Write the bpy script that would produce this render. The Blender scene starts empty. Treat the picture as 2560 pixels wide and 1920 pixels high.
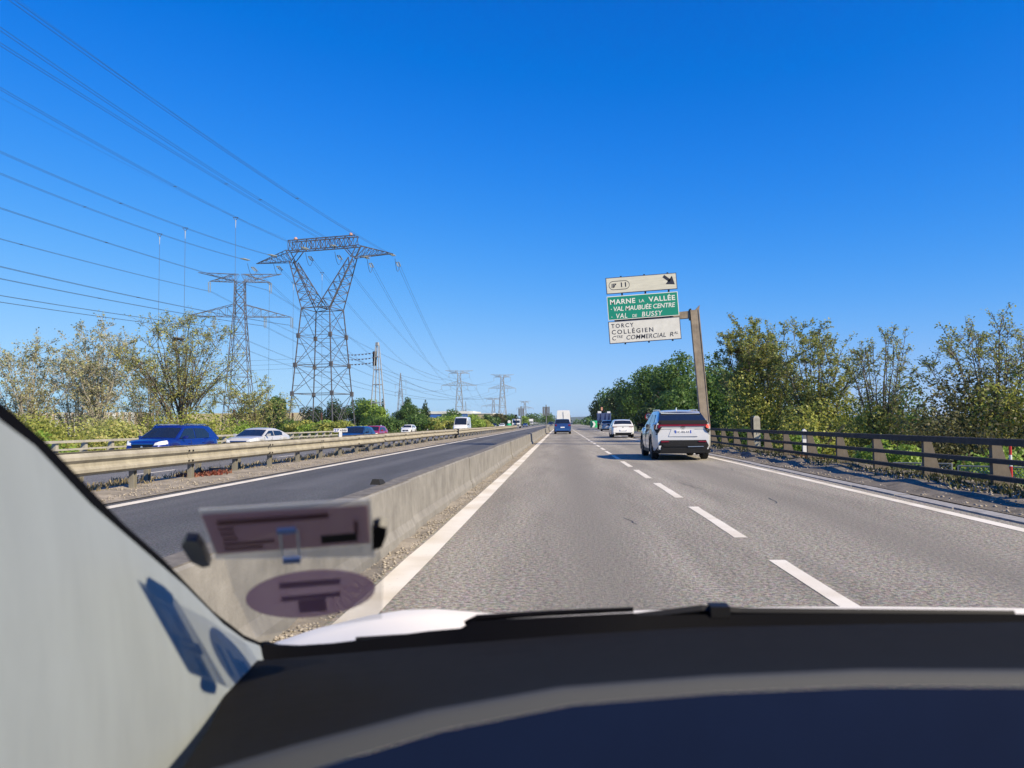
import bpy, math, random
import numpy as np
from mathutils import Vector, Matrix

# ---------------------------------------------------------------- camera, sky, sun, exposure
scene = bpy.context.scene
R = math.radians
cam_data = bpy.data.cameras.new('camera')
cam = bpy.data.objects.new('camera', cam_data)
scene.collection.objects.link(cam)
scene.camera = cam
cam_data.sensor_width = 36.0
cam_data.lens = 36.0 * 1923.0 / 2560.0
cam_data.clip_start = 0.05
cam_data.clip_end = 20000.0
YAW, PITCH, ROLL = R(3.6302), R(2.8897), R(0.5)
cf = Vector((-math.sin(YAW) * math.cos(PITCH), math.cos(YAW) * math.cos(PITCH), math.sin(PITCH)))
cr = Vector((math.cos(YAW), math.sin(YAW), 0.0))
cu = cr.cross(cf)
cr2 = cr * math.cos(ROLL) - cu * math.sin(ROLL)
cu2 = cu * math.cos(ROLL) + cr * math.sin(ROLL)
M = Matrix((cr2, cu2, -cf)).transposed().to_4x4()
M.translation = Vector((0, 0, 1.237))
cam.matrix_world = M
cam_data.dof.use_dof = True
cam_data.dof.focus_distance = 35.0
cam_data.dof.aperture_fstop = 5.0

SUN = Vector((1.2, -0.8, 1.0)).normalized()
world = bpy.data.worlds.new('World')
scene.world = world
world.use_nodes = True
wn = world.node_tree.nodes
wl = world.node_tree.links
wn.clear()
sky = wn.new('ShaderNodeTexSky')
sky.sky_type = 'NISHITA'
sky.sun_disc = False
sky.sun_elevation = math.asin(SUN.z)
sky.sun_rotation = math.atan2(SUN.x, SUN.y)
sky.altitude = 100.0
sky.air_density = 1.0
sky.dust_density = 0.0
sky.ozone_density = 6.0
# colour response of the camera applied evenly to the whole sky
sky_sep = wn.new('ShaderNodeSeparateColor')
sky_com = wn.new('ShaderNodeCombineColor')
wl.new(sky.outputs[0], sky_sep.inputs[0])
for ch, (gam, knee, gain) in enumerate(((2.6, 18.84, 0.212), (1.4, 12.43, 0.756), (2.2, 7.345, 1.148))):
    # gain * p / (1 + p / knee), p = value ^ gam
    def mth(op, x, v):
        n = wn.new('ShaderNodeMath'); n.operation = op
        wl.new(x, n.inputs[0])
        if isinstance(v, float):
            n.inputs[1].default_value = v
        else:
            wl.new(v, n.inputs[1])
        return n.outputs[0]
    p_ = mth('POWER', sky_sep.outputs[ch], gam)
    den = mth('ADD', mth('DIVIDE', p_, knee), 1.0)
    out_ = mth('DIVIDE', mth('MULTIPLY', p_, gain), den)
    if ch == 0:
        out_ = mth('MAXIMUM', mth('SUBTRACT', out_, 0.13), 0.0)
    wl.new(out_, sky_com.inputs[ch])
bg = wn.new('ShaderNodeBackground')
bg.inputs['Strength'].default_value = 0.09
wo = wn.new('ShaderNodeOutputWorld')
wl.new(sky_com.outputs[0], bg.inputs['Color'])
wl.new(bg.outputs[0], wo.inputs['Surface'])

sun_data = bpy.data.lights.new('sun', 'SUN')
sun_data.energy = 5.0
sun_data.angle = R(0.53)
sun_data.color = (1.0, 0.86, 0.62)
sun = bpy.data.objects.new('sun', sun_data)
scene.collection.objects.link(sun)
sun.rotation_euler = SUN.to_track_quat('Z', 'Y').to_euler()
sun.location = (30, -30, 60)

scene.view_settings.view_transform = 'Standard'
scene.view_settings.look = 'None'
scene.view_settings.exposure = 0.52
scene.view_settings.gamma = 1.0
scene.view_settings.use_curve_mapping = False
scene.render.engine = 'CYCLES'
scene.cycles.max_bounces = 6
scene.cycles.diffuse_bounces = 2
scene.cycles.glossy_bounces = 2
scene.cycles.transmission_bounces = 4
scene.cycles.transparent_max_bounces = 8
scene.cycles.use_denoising = True
scene.cycles.caustics_reflective = False
scene.cycles.caustics_refractive = False

C = scene.collection
rng = np.random.default_rng(7)
random.seed(7)

# ---------------------------------------------------------------- materials
MATS = {}


def nodes_of(name):
    m = bpy.data.materials.new(name)
    m.use_nodes = True
    nt = m.node_tree
    return m, nt, nt.nodes['Principled BSDF'], nt.nodes['Material Output']


def mat(name, col, rough=0.6, metal=0.0, coat=0.0, var=0.0, scale=4.0, spec=0.5, col2=None, bump=0.0, bscale=None,
        stretch=None, detail=4.0, contrast=(0.35, 0.65), alpha=None):
    """procedural paint: base colour broken up by noise, optional bump"""
    if name in MATS:
        return MATS[name]
    m, nt, p, out = nodes_of(name)
    p.inputs['Roughness'].default_value = rough
    p.inputs['Metallic'].default_value = metal
    p.inputs['Coat Weight'].default_value = coat
    p.inputs['Coat Roughness'].default_value = 0.06
    p.inputs['Specular IOR Level'].default_value = spec
    p.inputs['Base Color'].default_value = (*col, 1)
    if var > 0 or col2 or bump > 0:
        tc = nt.nodes.new('ShaderNodeTexCoord')
        mp = nt.nodes.new('ShaderNodeMapping')
        if stretch:
            mp.inputs['Scale'].default_value = stretch
        nt.links.new(tc.outputs['Object'], mp.inputs['Vector'])
        nz = nt.nodes.new('ShaderNodeTexNoise')
        nz.inputs['Scale'].default_value = scale
        nz.inputs['Detail'].default_value = detail
        nz.inputs['Roughness'].default_value = 0.6
        nt.links.new(mp.outputs[0], nz.inputs['Vector'])
        if var > 0 or col2:
            rp = nt.nodes.new('ShaderNodeValToRGB')
            a = tuple(max(0.0, c * (1 - var)) for c in col)
            b = col2 if col2 else tuple(min(1.0, c * (1 + var)) for c in col)
            rp.color_ramp.elements[0].position = contrast[0]
            rp.color_ramp.elements[1].position = contrast[1]
            rp.color_ramp.elements[0].color = (*a, 1)
            rp.color_ramp.elements[1].color = (*b, 1)
            nt.links.new(nz.outputs['Fac'], rp.inputs['Fac'])
            nt.links.new(rp.outputs[0], p.inputs['Base Color'])
        if bump > 0:
            bz = nz
            if bscale:
                bz = nt.nodes.new('ShaderNodeTexNoise')
                bz.inputs['Scale'].default_value = bscale
                bz.inputs['Detail'].default_value = 3.0
                nt.links.new(mp.outputs[0], bz.inputs['Vector'])
            bp = nt.nodes.new('ShaderNodeBump')
            bp.inputs['Strength'].default_value = bump
            bp.inputs['Distance'].default_value = 0.02
            nt.links.new(bz.outputs['Fac'], bp.inputs['Height'])
            nt.links.new(bp.outputs[0], p.inputs['Normal'])
    MATS[name] = m
    return m


def asphalt_mat(name, base, light, track, grain=170.0, bump=0.5, lanes=()):
    """aggregate grains (voronoi + noise), large blotches, darker wheel / oil tracks along the lanes"""
    m, nt, p, out = nodes_of(name)
    N, L = nt.nodes, nt.links
    p.inputs['Roughness'].default_value = 0.82
    p.inputs['Specular IOR Level'].default_value = 0.3
    tc = N.new('ShaderNodeTexCoord')
    vor = N.new('ShaderNodeTexVoronoi')
    vor.inputs['Scale'].default_value = grain * 0.42
    L.new(tc.outputs['Object'], vor.inputs['Vector'])
    nz = N.new('ShaderNodeTexNoise')
    nz.inputs['Scale'].default_value = grain * 0.23
    nz.inputs['Detail'].default_value = 5
    nz.inputs['Roughness'].default_value = 0.75
    L.new(tc.outputs['Object'], nz.inputs['Vector'])
    rp = N.new('ShaderNodeValToRGB')
    rp.color_ramp.elements[0].position = 0.38
    rp.color_ramp.elements[1].position = 0.60
    rp.color_ramp.elements[0].color = (*[c * 0.42 for c in base], 1)
    rp.color_ramp.elements[1].color = (*light, 1)
    L.new(nz.outputs['Fac'], rp.inputs['Fac'])
    hs = N.new('ShaderNodeMixRGB')
    hs.blend_type = 'OVERLAY'
    hs.inputs[0].default_value = 0.12
    L.new(rp.outputs[0], hs.inputs[1])
    L.new(vor.outputs['Color'], hs.inputs[2])
    # blotches
    mp = N.new('ShaderNodeMapping')
    mp.inputs['Scale'].default_value = (1.0, 0.10, 1.0)
    L.new(tc.outputs['Object'], mp.inputs['Vector'])
    n2 = N.new('ShaderNodeTexNoise')
    n2.inputs['Scale'].default_value = 1.1
    n2.inputs['Detail'].default_value = 6
    n2.inputs['Roughness'].default_value = 0.65
    L.new(mp.outputs[0], n2.inputs['Vector'])
    r2 = N.new('ShaderNodeMapRange')
    r2.inputs['From Min'].default_value = 0.3
    r2.inputs['From Max'].default_value = 0.7
    r2.inputs['To Min'].default_value = 0.70
    r2.inputs['To Max'].default_value = 1.18
    L.new(n2.outputs['Fac'], r2.inputs['Value'])
    mul = N.new('ShaderNodeMixRGB')
    mul.blend_type = 'MULTIPLY'
    mul.inputs[0].default_value = 1.0
    L.new(hs.outputs[0], mul.inputs[1])
    L.new(r2.outputs[0], mul.inputs[2])
    last = mul.outputs[0]
    if lanes:
        sep = N.new('ShaderNodeSeparateXYZ')
        L.new(tc.outputs['Object'], sep.inputs[0])
        acc = None
        for cx, wd, amt in lanes:
            s = N.new('ShaderNodeMath'); s.operation = 'SUBTRACT'; s.inputs[1].default_value = cx
            L.new(sep.outputs['X'], s.inputs[0])
            ab = N.new('ShaderNodeMath'); ab.operation = 'ABSOLUTE'
            L.new(s.outputs[0], ab.inputs[0])
            mr = N.new('ShaderNodeMapRange'); mr.interpolation_type = 'SMOOTHSTEP'
            mr.inputs['From Min'].default_value = 0.0
            mr.inputs['From Max'].default_value = wd
            mr.inputs['To Min'].default_value = amt
            mr.inputs['To Max'].default_value = 0.0
            L.new(ab.outputs[0], mr.inputs['Value'])
            if acc is None:
                acc = mr.outputs[0]
            else:
                ad = N.new('ShaderNodeMath'); ad.operation = 'ADD'
                L.new(acc, ad.inputs[0]); L.new(mr.outputs[0], ad.inputs[1])
                acc = ad.outputs[0]
        wob = N.new('ShaderNodeMath'); wob.operation = 'MULTIPLY'
        L.new(acc, wob.inputs[0]); L.new(r2.outputs[0], wob.inputs[1])
        mx = N.new('ShaderNodeMixRGB')
        mx.inputs[2].default_value = (*track, 1)
        L.new(wob.outputs[0], mx.inputs[0])
        L.new(last, mx.inputs[1])
        last = mx.outputs[0]
    L.new(last, p.inputs['Base Color'])
    bp = N.new('ShaderNodeBump')
    bp.inputs['Strength'].default_value = bump
    bp.inputs['Distance'].default_value = 0.02
    L.new(nz.outputs['Fac'], bp.inputs['Height'])
    L.new(bp.outputs[0], p.inputs['Normal'])
    MATS[name] = m
    return m


def paint_line_mat(name, col):
    """road paint, worn through in specks"""
    m, nt, p, out = nodes_of(name)
    N, L = nt.nodes, nt.links
    p.inputs['Roughness'].default_value = 0.7
    tc = N.new('ShaderNodeTexCoord')
    a = N.new('ShaderNodeTexNoise'); a.inputs['Scale'].default_value = 26.0; a.inputs['Detail'].default_value = 7; a.inputs['Roughness'].default_value = 0.75
    b = N.new('ShaderNodeTexNoise'); b.inputs['Scale'].default_value = 1.3; b.inputs['Detail'].default_value = 3
    L.new(tc.outputs['Object'], a.inputs['Vector']); L.new(tc.outputs['Object'], b.inputs['Vector'])
    r1 = N.new('ShaderNodeValToRGB')
    r1.color_ramp.elements[0].position = 0.30; r1.color_ramp.elements[0].color = (0.20, 0.19, 0.17, 1)
    r1.color_ramp.elements[1].position = 0.37; r1.color_ramp.elements[1].color = (*col, 1)
    L.new(a.outputs['Fac'], r1.inputs['Fac'])
    r2 = N.new('ShaderNodeValToRGB')
    r2.color_ramp.elements[0].position = 0.3; r2.color_ramp.elements[0].color = (0.80, 0.76, 0.68, 1)
    r2.color_ramp.elements[1].position = 0.6; r2.color_ramp.elements[1].color = (1, 1, 1, 1)
    L.new(b.outputs['Fac'], r2.inputs['Fac'])
    mx = N.new('ShaderNodeMixRGB'); mx.blend_type = 'MULTIPLY'; mx.inputs[0].default_value = 1
    L.new(r1.outputs[0], mx.inputs[1]); L.new(r2.outputs[0], mx.inputs[2])
    L.new(mx.outputs[0], p.inputs['Base Color'])
    bp = N.new('ShaderNodeBump'); bp.inputs['Strength'].default_value = 0.25; bp.inputs['Distance'].default_value = 0.01
    L.new(a.outputs['Fac'], bp.inputs['Height']); L.new(bp.outputs[0], p.inputs['Normal'])
    MATS[name] = m
    return m


def concrete_mat(name, base, stain, streak=True, scale=3.0):
    """cast concrete: mottling, vertical rain streaks, pits"""
    m, nt, p, out = nodes_of(name)
    N, L = nt.nodes, nt.links
    p.inputs['Roughness'].default_value = 0.88
    p.inputs['Specular IOR Level'].default_value = 0.25
    tc = N.new('ShaderNodeTexCoord')
    a = N.new('ShaderNodeTexNoise'); a.inputs['Scale'].default_value = scale; a.inputs['Detail'].default_value = 8; a.inputs['Roughness'].default_value = 0.68
    L.new(tc.outputs['Object'], a.inputs['Vector'])
    mp = N.new('ShaderNodeMapping'); mp.inputs['Scale'].default_value = (9, 9, 0.6)
    L.new(tc.outputs['Object'], mp.inputs['Vector'])
    s = N.new('ShaderNodeTexNoise'); s.inputs['Scale'].default_value = 1.6; s.inputs['Detail'].default_value = 5
    L.new(mp.outputs[0], s.inputs['Vector'])
    r = N.new('ShaderNodeValToRGB')
    r.color_ramp.elements[0].position = 0.3; r.color_ramp.elements[0].color = (*stain, 1)
    r.color_ramp.elements[1].position = 0.62; r.color_ramp.elements[1].color = (*base, 1)
    mixf = N.new('ShaderNodeMath'); mixf.operation = 'ADD'
    h1 = N.new('ShaderNodeMath'); h1.operation = 'MULTIPLY'; h1.inputs[1].default_value = 0.78 if streak else 1.0
    h2 = N.new('ShaderNodeMath'); h2.operation = 'MULTIPLY'; h2.inputs[1].default_value = 0.22 if streak else 0.0
    L.new(a.outputs['Fac'], h1.inputs[0]); L.new(s.outputs['Fac'], h2.inputs[0])
    L.new(h1.outputs[0], mixf.inputs[0]); L.new(h2.outputs[0], mixf.inputs[1])
    L.new(mixf.outputs[0], r.inputs['Fac']); L.new(r.outputs[0], p.inputs['Base Color'])
    g = N.new('ShaderNodeTexNoise'); g.inputs['Scale'].default_value = 60; g.inputs['Detail'].default_value = 4
    L.new(tc.outputs['Object'], g.inputs['Vector'])
    bp = N.new('ShaderNodeBump'); bp.inputs['Strength'].default_value = 0.35; bp.inputs['Distance'].default_value = 0.01
    L.new(g.outputs['Fac'], bp.inputs['Height']); L.new(bp.outputs[0], p.inputs['Normal'])
    MATS[name] = m
    return m


def leaf_mat(name, cols, trans=0.35, rough=0.5):
    """leaves: each leaf its own colour out of a ramp, some light through"""
    m, nt, p, out = nodes_of(name)
    N, L = nt.nodes, nt.links
    geo = N.new('ShaderNodeNewGeometry')
    r = N.new('ShaderNodeValToRGB')
    el = r.color_ramp.elements
    while len(el) < len(cols):
        el.new(0.5)
    for i, c in enumerate(cols):
        el[i].position = i / (len(cols) - 1)
        el[i].color = (*c, 1)
    L.new(geo.outputs['Random Per Island'], r.inputs['Fac'])
    p.inputs['Roughness'].default_value = rough
    p.inputs['Specular IOR Level'].default_value = 0.35
    L.new(r.outputs[0], p.inputs['Base Color'])
    t = N.new('ShaderNodeBsdfTranslucent')
    hs = N.new('ShaderNodeHueSaturation'); hs.inputs['Value'].default_value = 1.25; hs.inputs['Hue'].default_value = 0.485
    L.new(r.outputs[0], hs.inputs['Color']); L.new(hs.outputs[0], t.inputs['Color'])
    mx = N.new('ShaderNodeMixShader'); mx.inputs[0].default_value = trans
    L.new(p.outputs[0], mx.inputs[1]); L.new(t.outputs[0], mx.inputs[2])
    L.new(mx.outputs[0], out.inputs['Surface'])
    MATS[name] = m
    return m


asphalt_mat('asphalt_old', (0.35, 0.318, 0.258), (0.475, 0.43, 0.35), (0.215, 0.195, 0.16), grain=115, bump=1.0,
            lanes=[(0.35, 0.85, 0.72), (3.5, 0.9, 0.66), (6.6, 0.7, 0.4)])
asphalt_mat('asphalt_new', (0.098, 0.099, 0.101), (0.145, 0.146, 0.148), (0.16, 0.16, 0.16), grain=150, bump=0.6,
            lanes=[(-3.3, 0.5, 0.5), (-5.3, 0.5, 0.5)])
asphalt_mat('asphalt_far', (0.19, 0.187, 0.185), (0.25, 0.245, 0.24), (0.13, 0.13, 0.13), grain=120, bump=0.5,
            lanes=[(-11.5, 0.8, 0.4), (-15.0, 0.8, 0.4)])
paint_line_mat('road_paint', (0.80, 0.745, 0.63))
concrete_mat('barrier_concrete', (0.27, 0.256, 0.232), (0.15, 0.141, 0.128))
concrete_mat('barrier_top', (0.22, 0.20, 0.17), (0.10, 0.09, 0.075), streak=False, scale=9)
concrete_mat('parapet_steel', (0.070, 0.062, 0.055), (0.040, 0.036, 0.033), streak=False, scale=5)
concrete_mat('parapet_post', (0.17, 0.145, 0.118), (0.095, 0.082, 0.07))
concrete_mat('parapet_pale', (0.42, 0.40, 0.34), (0.25, 0.235, 0.20))
concrete_mat('rail_steel', (0.40, 0.365, 0.285), (0.24, 0.215, 0.17), scale=2.0)
concrete_mat('rail_post', (0.27, 0.255, 0.215), (0.16, 0.15, 0.13))
concrete_mat('gantry_steel', (0.33, 0.275, 0.215), (0.17, 0.14, 0.115), scale=2.2)
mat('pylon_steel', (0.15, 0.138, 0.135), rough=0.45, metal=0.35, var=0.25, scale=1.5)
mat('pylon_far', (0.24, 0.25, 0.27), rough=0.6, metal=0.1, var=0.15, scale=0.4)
mat('wire', (0.10, 0.11, 0.13), rough=0.5, metal=0.4)
mat('insulator', (0.30, 0.33, 0.33), rough=0.25, var=0.3, scale=20)
mat('insulator_brown', (0.10, 0.055, 0.04), rough=0.3, var=0.3, scale=20)
mat('tyre', (0.012, 0.012, 0.013), rough=0.85)
mat('rim', (0.32, 0.32, 0.33), rough=0.35, metal=0.8)
mat('dark_trim', (0.009, 0.009, 0.010), rough=0.55, spec=.22)
mat('grille', (0.008, 0.008, 0.009), rough=0.35)
mat('car_glass', (0.012, 0.016, 0.022), rough=0.04, spec=0.9)
mat('chrome', (0.75, 0.76, 0.78), rough=0.12, metal=1.0)
mat('headlight', (0.72, 0.75, 0.78), rough=0.12, spec=0.8)
mat('tail_red', (0.16, 0.008, 0.010), rough=0.15, spec=0.5)
mat('tail_bright', (0.75, 0.10, 0.05), rough=0.2)
mat('plate_white', (0.75, 0.75, 0.76), rough=0.5)
mat('plate_blue', (0.03, 0.07, 0.40), rough=0.5)
mat('plate_text', (0.02, 0.025, 0.05), rough=0.6)
mat('seat_dark', (0.03, 0.03, 0.033), rough=0.8)
mat('bark', (0.11, 0.09, 0.07), rough=0.9, var=0.4, scale=6, bump=0.5)
mat('bark_pale', (0.32, 0.29, 0.245), rough=0.9, var=0.35, scale=5, bump=0.4)
mat('dirt', (0.27, 0.235, 0.185), rough=0.95, var=0.35, scale=2.5, bump=0.6, bscale=22, detail=8)
mat('dirt_dark', (0.15, 0.128, 0.098), rough=0.95, var=0.4, scale=2.5, bump=0.7, bscale=22, detail=8)
mat('gutter', (0.30, 0.29, 0.28), rough=0.9, var=0.25, scale=6, bump=0.3, bscale=40)
mat('verge', (0.075, 0.10, 0.028), rough=0.95, col2=(0.13, 0.145, 0.045), var=0.2, scale=0.35, detail=9, bump=0.5, bscale=5)
mat('gravel', (0.33, 0.29, 0.235), rough=0.95, var=0.4, scale=30)
mat('weed_dark', (0.05, 0.055, 0.025), rough=0.9)
leaf_mat('leaf_sparse', [(0.226, 0.270, 0.067), (0.383, 0.427, 0.125), (0.540, 0.528, 0.168), (0.293, 0.348, 0.102), (0.586, 0.496, 0.226)], trans=0.45)
leaf_mat('leaf_pale', [(0.374, 0.384, 0.187), (0.508, 0.487, 0.263), (0.300, 0.337, 0.132), (0.563, 0.508, 0.319)], trans=0.45)
leaf_mat('leaf_olive', [(0.162, 0.205, 0.040), (0.281, 0.334, 0.064), (0.410, 0.431, 0.097), (0.216, 0.248, 0.054), (0.474, 0.452, 0.130)], trans=0.40)
leaf_mat('leaf_fresh', [(0.176, 0.230, 0.061), (0.270, 0.317, 0.088), (0.365, 0.392, 0.121), (0.216, 0.270, 0.068), (0.405, 0.378, 0.149)], trans=0.45)
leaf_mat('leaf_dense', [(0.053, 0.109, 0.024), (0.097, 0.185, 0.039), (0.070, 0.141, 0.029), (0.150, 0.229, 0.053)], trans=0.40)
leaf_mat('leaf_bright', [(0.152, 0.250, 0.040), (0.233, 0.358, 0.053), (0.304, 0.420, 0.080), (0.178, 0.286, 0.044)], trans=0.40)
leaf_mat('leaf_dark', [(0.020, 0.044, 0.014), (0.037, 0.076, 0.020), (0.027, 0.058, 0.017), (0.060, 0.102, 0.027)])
leaf_mat('leaf_brown', [(0.080, 0.088, 0.032), (0.120, 0.104, 0.045), (0.056, 0.072, 0.026), (0.160, 0.160, 0.048)])
leaf_mat('grass_dry', [(0.300, 0.235, 0.120), (0.220, 0.180, 0.090), (0.360, 0.290, 0.170)], trans=0.2)
leaf_mat('grass_green', [(0.117, 0.169, 0.039), (0.182, 0.221, 0.052), (0.234, 0.247, 0.078), (0.091, 0.130, 0.033)], trans=0.3)


# ---------------------------------------------------------------- helpers
def tag(o, label=None, cat=None, group=None, kind=None):
    if label:
        o['label'] = label
    if cat:
        o['category'] = cat
    if group:
        o['group'] = group
    if kind:
        o['kind'] = kind
    return o


def empty(name, loc=(0, 0, 0), rz=0.0, label=None, cat=None, group=None):
    o = bpy.data.objects.new(name, None)
    o.empty_display_size = 0.3
    C.objects.link(o)
    o.location = loc
    o.rotation_euler = (0, 0, rz)
    return tag(o, label, cat, group)


def add_obj(name, me, parent=None, m=None):
    o = bpy.data.objects.new(name, me)
    C.objects.link(o)
    if parent is not None:
        o.parent = parent
    if m is not None:
        me.materials.append(MATS[m])
    return o


def mesh_np(name, V, F, smooth=False):
    """mesh from numpy verts (n,3) and faces (m,k) of one size"""
    V = np.asarray(V, dtype=np.float32)
    F = np.asarray(F, dtype=np.int32)
    me = bpy.data.meshes.new(name)
    me.vertices.add(len(V))
    me.vertices.foreach_set('co', V.ravel())
    k = F.shape[1]
    me.loops.add(F.size)
    me.loops.foreach_set('vertex_index', F.ravel())
    me.polygons.add(len(F))
    me.polygons.foreach_set('loop_start', np.arange(0, F.size, k, dtype=np.int32))
    try:
        me.polygons.foreach_set('loop_total', np.full(len(F), k, dtype=np.int32))
    except Exception:
        pass
    if smooth:
        me.polygons.foreach_set('use_smooth', np.ones(len(F), dtype=bool))
    me.update(calc_edges=True)
    return me


class MB:
    """collects shapes for ONE mesh object"""

    def __init__(self):
        self.v = []
        self.f = []

    def quad(self, a, b, c, d):
        n = len(self.v)
        self.v += [tuple(a), tuple(b), tuple(c), tuple(d)]
        self.f.append((n, n + 1, n + 2, n + 3))
        return self

    def poly(self, pts):
        n = len(self.v)
        self.v += [tuple(p) for p in pts]
        self.f.append(tuple(range(n, n + len(pts))))
        return self

    def box(self, x0, x1, y0, y1, z0, z1):
        n = len(self.v)
        self.v += [(x0, y0, z0), (x1, y0, z0), (x1, y1, z0), (x0, y1, z0), (x0, y0, z1), (x1, y0, z1), (x1, y1, z1), (x0, y1, z1)]
        for q in ((0, 3, 2, 1), (4, 5, 6, 7), (0, 1, 5, 4), (1, 2, 6, 5), (2, 3, 7, 6), (3, 0, 4, 7)):
            self.f.append(tuple(n + i for i in q))
        return self

    def loft(self, rings, close=True, caps=True):
        """rings: list of equal-length point lists; close: ring is a loop"""
        n0 = len(self.v)
        k = len(rings[0])
        for r in rings:
            self.v += [tuple(p) for p in r]
        for i in range(len(rings) - 1):
            for j in range(k if close else k - 1):
                a = n0 + i * k + j
                b = n0 + i * k + (j + 1) % k
                self.f.append((a, b, b + k, a + k))
        if caps and close:
            self.f.append(tuple(n0 + j for j in range(k))[::-1])
            self.f.append(tuple(n0 + (len(rings) - 1) * k + j for j in range(k)))
        return self

    def tube(self, p0, p1, r0, r1=None, n=6, caps=True):
        r1 = r0 if r1 is None else r1
        p0 = Vector(p0)
        p1 = Vector(p1)
        d = (p1 - p0)
        if d.length < 1e-6:
            return self
        d.normalize()
        u = d.orthogonal().normalized()
        w = d.cross(u)
        ring = lambda p, r: [p + (u * math.cos(2 * math.pi * i / n) + w * math.sin(2 * math.pi * i / n)) * r for i in range(n)]
        return self.loft([ring(p0, r0), ring(p1, r1)], caps=caps)

    def path(self, pts, r, n=6):
        """tube along a polyline"""
        pts = [Vector(p) for p in pts]
        rings = []
        for i, p in enumerate(pts):
            d = (pts[min(i + 1, len(pts) - 1)] - pts[max(i - 1, 0)]).normalized()
            u = d.cross(Vector((0, 0, 1)))
            u = u.normalized() if u.length > 1e-4 else d.orthogonal().normalized()
            w = u.cross(d)
            rr = r[i] if isinstance(r, (list, tuple)) else r
            rings.append([p + (u * math.cos(2 * math.pi * k / n) + w * math.sin(2 * math.pi * k / n)) * rr for k in range(n)])
        return self.loft(rings)

    def prism(self, pts, axis, a, b):
        """polygon pts in the plane normal to axis, extruded from a to b. x: pts=(y,z); y: (x,z); z: (x,y)"""
        def P(p, t):
            return {'x': (t, p[0], p[1]), 'y': (p[0], t, p[1]), 'z': (p[0], p[1], t)}[axis]
        return self.loft([[P(p, a) for p in pts], [P(p, b) for p in pts]])

    def lathe(self, prof, centre=(0, 0, 0), axis='z', n=16):
        """prof: list of (r, t) along axis"""
        rings = []
        for r, t in prof:
            ring = []
            for i in range(n):
                a = 2 * math.pi * i / n
                c, s = r * math.cos(a), r * math.sin(a)
                q = {'z': (c, s, t), 'x': (t, c, s), 'y': (c, t, s)}[axis]
                ring.append((q[0] + centre[0], q[1] + centre[1], q[2] + centre[2]))
            rings.append(ring)
        return self.loft(rings)

    def build(self, name, m, parent=None, smooth=None, kind=None):
        me = bpy.data.meshes.new(name)
        me.from_pydata(self.v, [], self.f)
        if smooth is not None:
            me.polygons.foreach_set('use_smooth', [True] * len(me.polygons))
            me.update()
            me.set_sharp_from_angle(angle=R(smooth))
        o = add_obj(name, me, parent, m)
        if kind:
            o['kind'] = kind
        return o


def fix_normals(o):
    import bmesh
    bm = bmesh.new()
    bm.from_mesh(o.data)
    bmesh.ops.recalc_face_normals(bm, faces=bm.faces)
    bm.to_mesh(o.data)
    bm.free()
    return o


def copy_part(o, parent, loc=None, rot=None, name=None):
    c = o.copy()
    C.objects.link(c)
    c.parent = parent
    if loc is not None:
        c.location = loc
    if rot is not None:
        c.rotation_euler = rot
    return c


def copy_tree(o, parent=None):
    c = o.copy()
    C.objects.link(c)
    c.parent = parent
    for ch in list(o.children):
        copy_tree(ch, c)
    return c


def text_obj(name, body, m, parent, loc, width, height, rot=(math.pi / 2, 0, 0), shear=0.0, bold=0.0, space=1.0, extrude=0.002):
    """lettering fitted to width x height, lower left corner at loc"""
    cu_ = bpy.data.curves.new(name, 'FONT')
    cu_.body = body
    cu_.size = 1.0
    cu_.shear = shear
    cu_.offset = bold
    cu_.space_character = space
    cu_.extrude = 0.0
    cu_.resolution_u = 3
    tmp = bpy.data.objects.new('tmp', cu_)
    C.objects.link(tmp)
    dg = bpy.context.evaluated_depsgraph_get()
    me = bpy.data.meshes.new_from_object(tmp.evaluated_get(dg))
    bpy.data.objects.remove(tmp)
    n = len(me.vertices)
    co = np.zeros(n * 3, dtype=np.float32)
    me.vertices.foreach_get('co', co)
    co = co.reshape(-1, 3)
    mn, mx = co.min(0), co.max(0)
    co[:, 0] = (co[:, 0] - mn[0]) / (mx[0] - mn[0]) * width
    co[:, 1] = (co[:, 1] - mn[1]) / (mx[1] - mn[1]) * height
    co[:, 2] = 0
    me.vertices.foreach_set('co', co.ravel())
    me.update()
    me.materials.clear()
    o = add_obj(name, me, parent, m)
    o.location = loc
    o.rotation_euler = rot
    return o

# ---------------------------------------------------------------- setting: ground and roads
def smooth01(t):
    t = np.clip(t, 0, 1)
    return t * t * (3 - 2 * t)


def ground_z(X, Y):
    """terrain height: low on both sides of the bridge, level with the road beyond it"""
    low = -3.6
    fwd = smooth01((Y - 52.0) / 34.0)
    right_lvl = low + (-0.55 - low) * fwd
    left_lvl = low + (-0.95 - low) * fwd
    z = np.full(np.broadcast(X, Y).shape, -0.9)
    tr = smooth01((X - 8.0) / (4.5 + 7 * fwd))
    z = np.where(X > 8.0, -0.9 * (1 - tr) + right_lvl * tr, z)
    tl = smooth01((-19.2 - X) / (4.5 + 7 * fwd))
    z = np.where(X < -19.2, -0.9 * (1 - tl) + left_lvl * tl, z)
    z = z + 0.12 * np.sin(X * 0.31 + 1.0) * np.cos(Y * 0.23) * (np.abs(X + 5) > 16)
    return z


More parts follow.
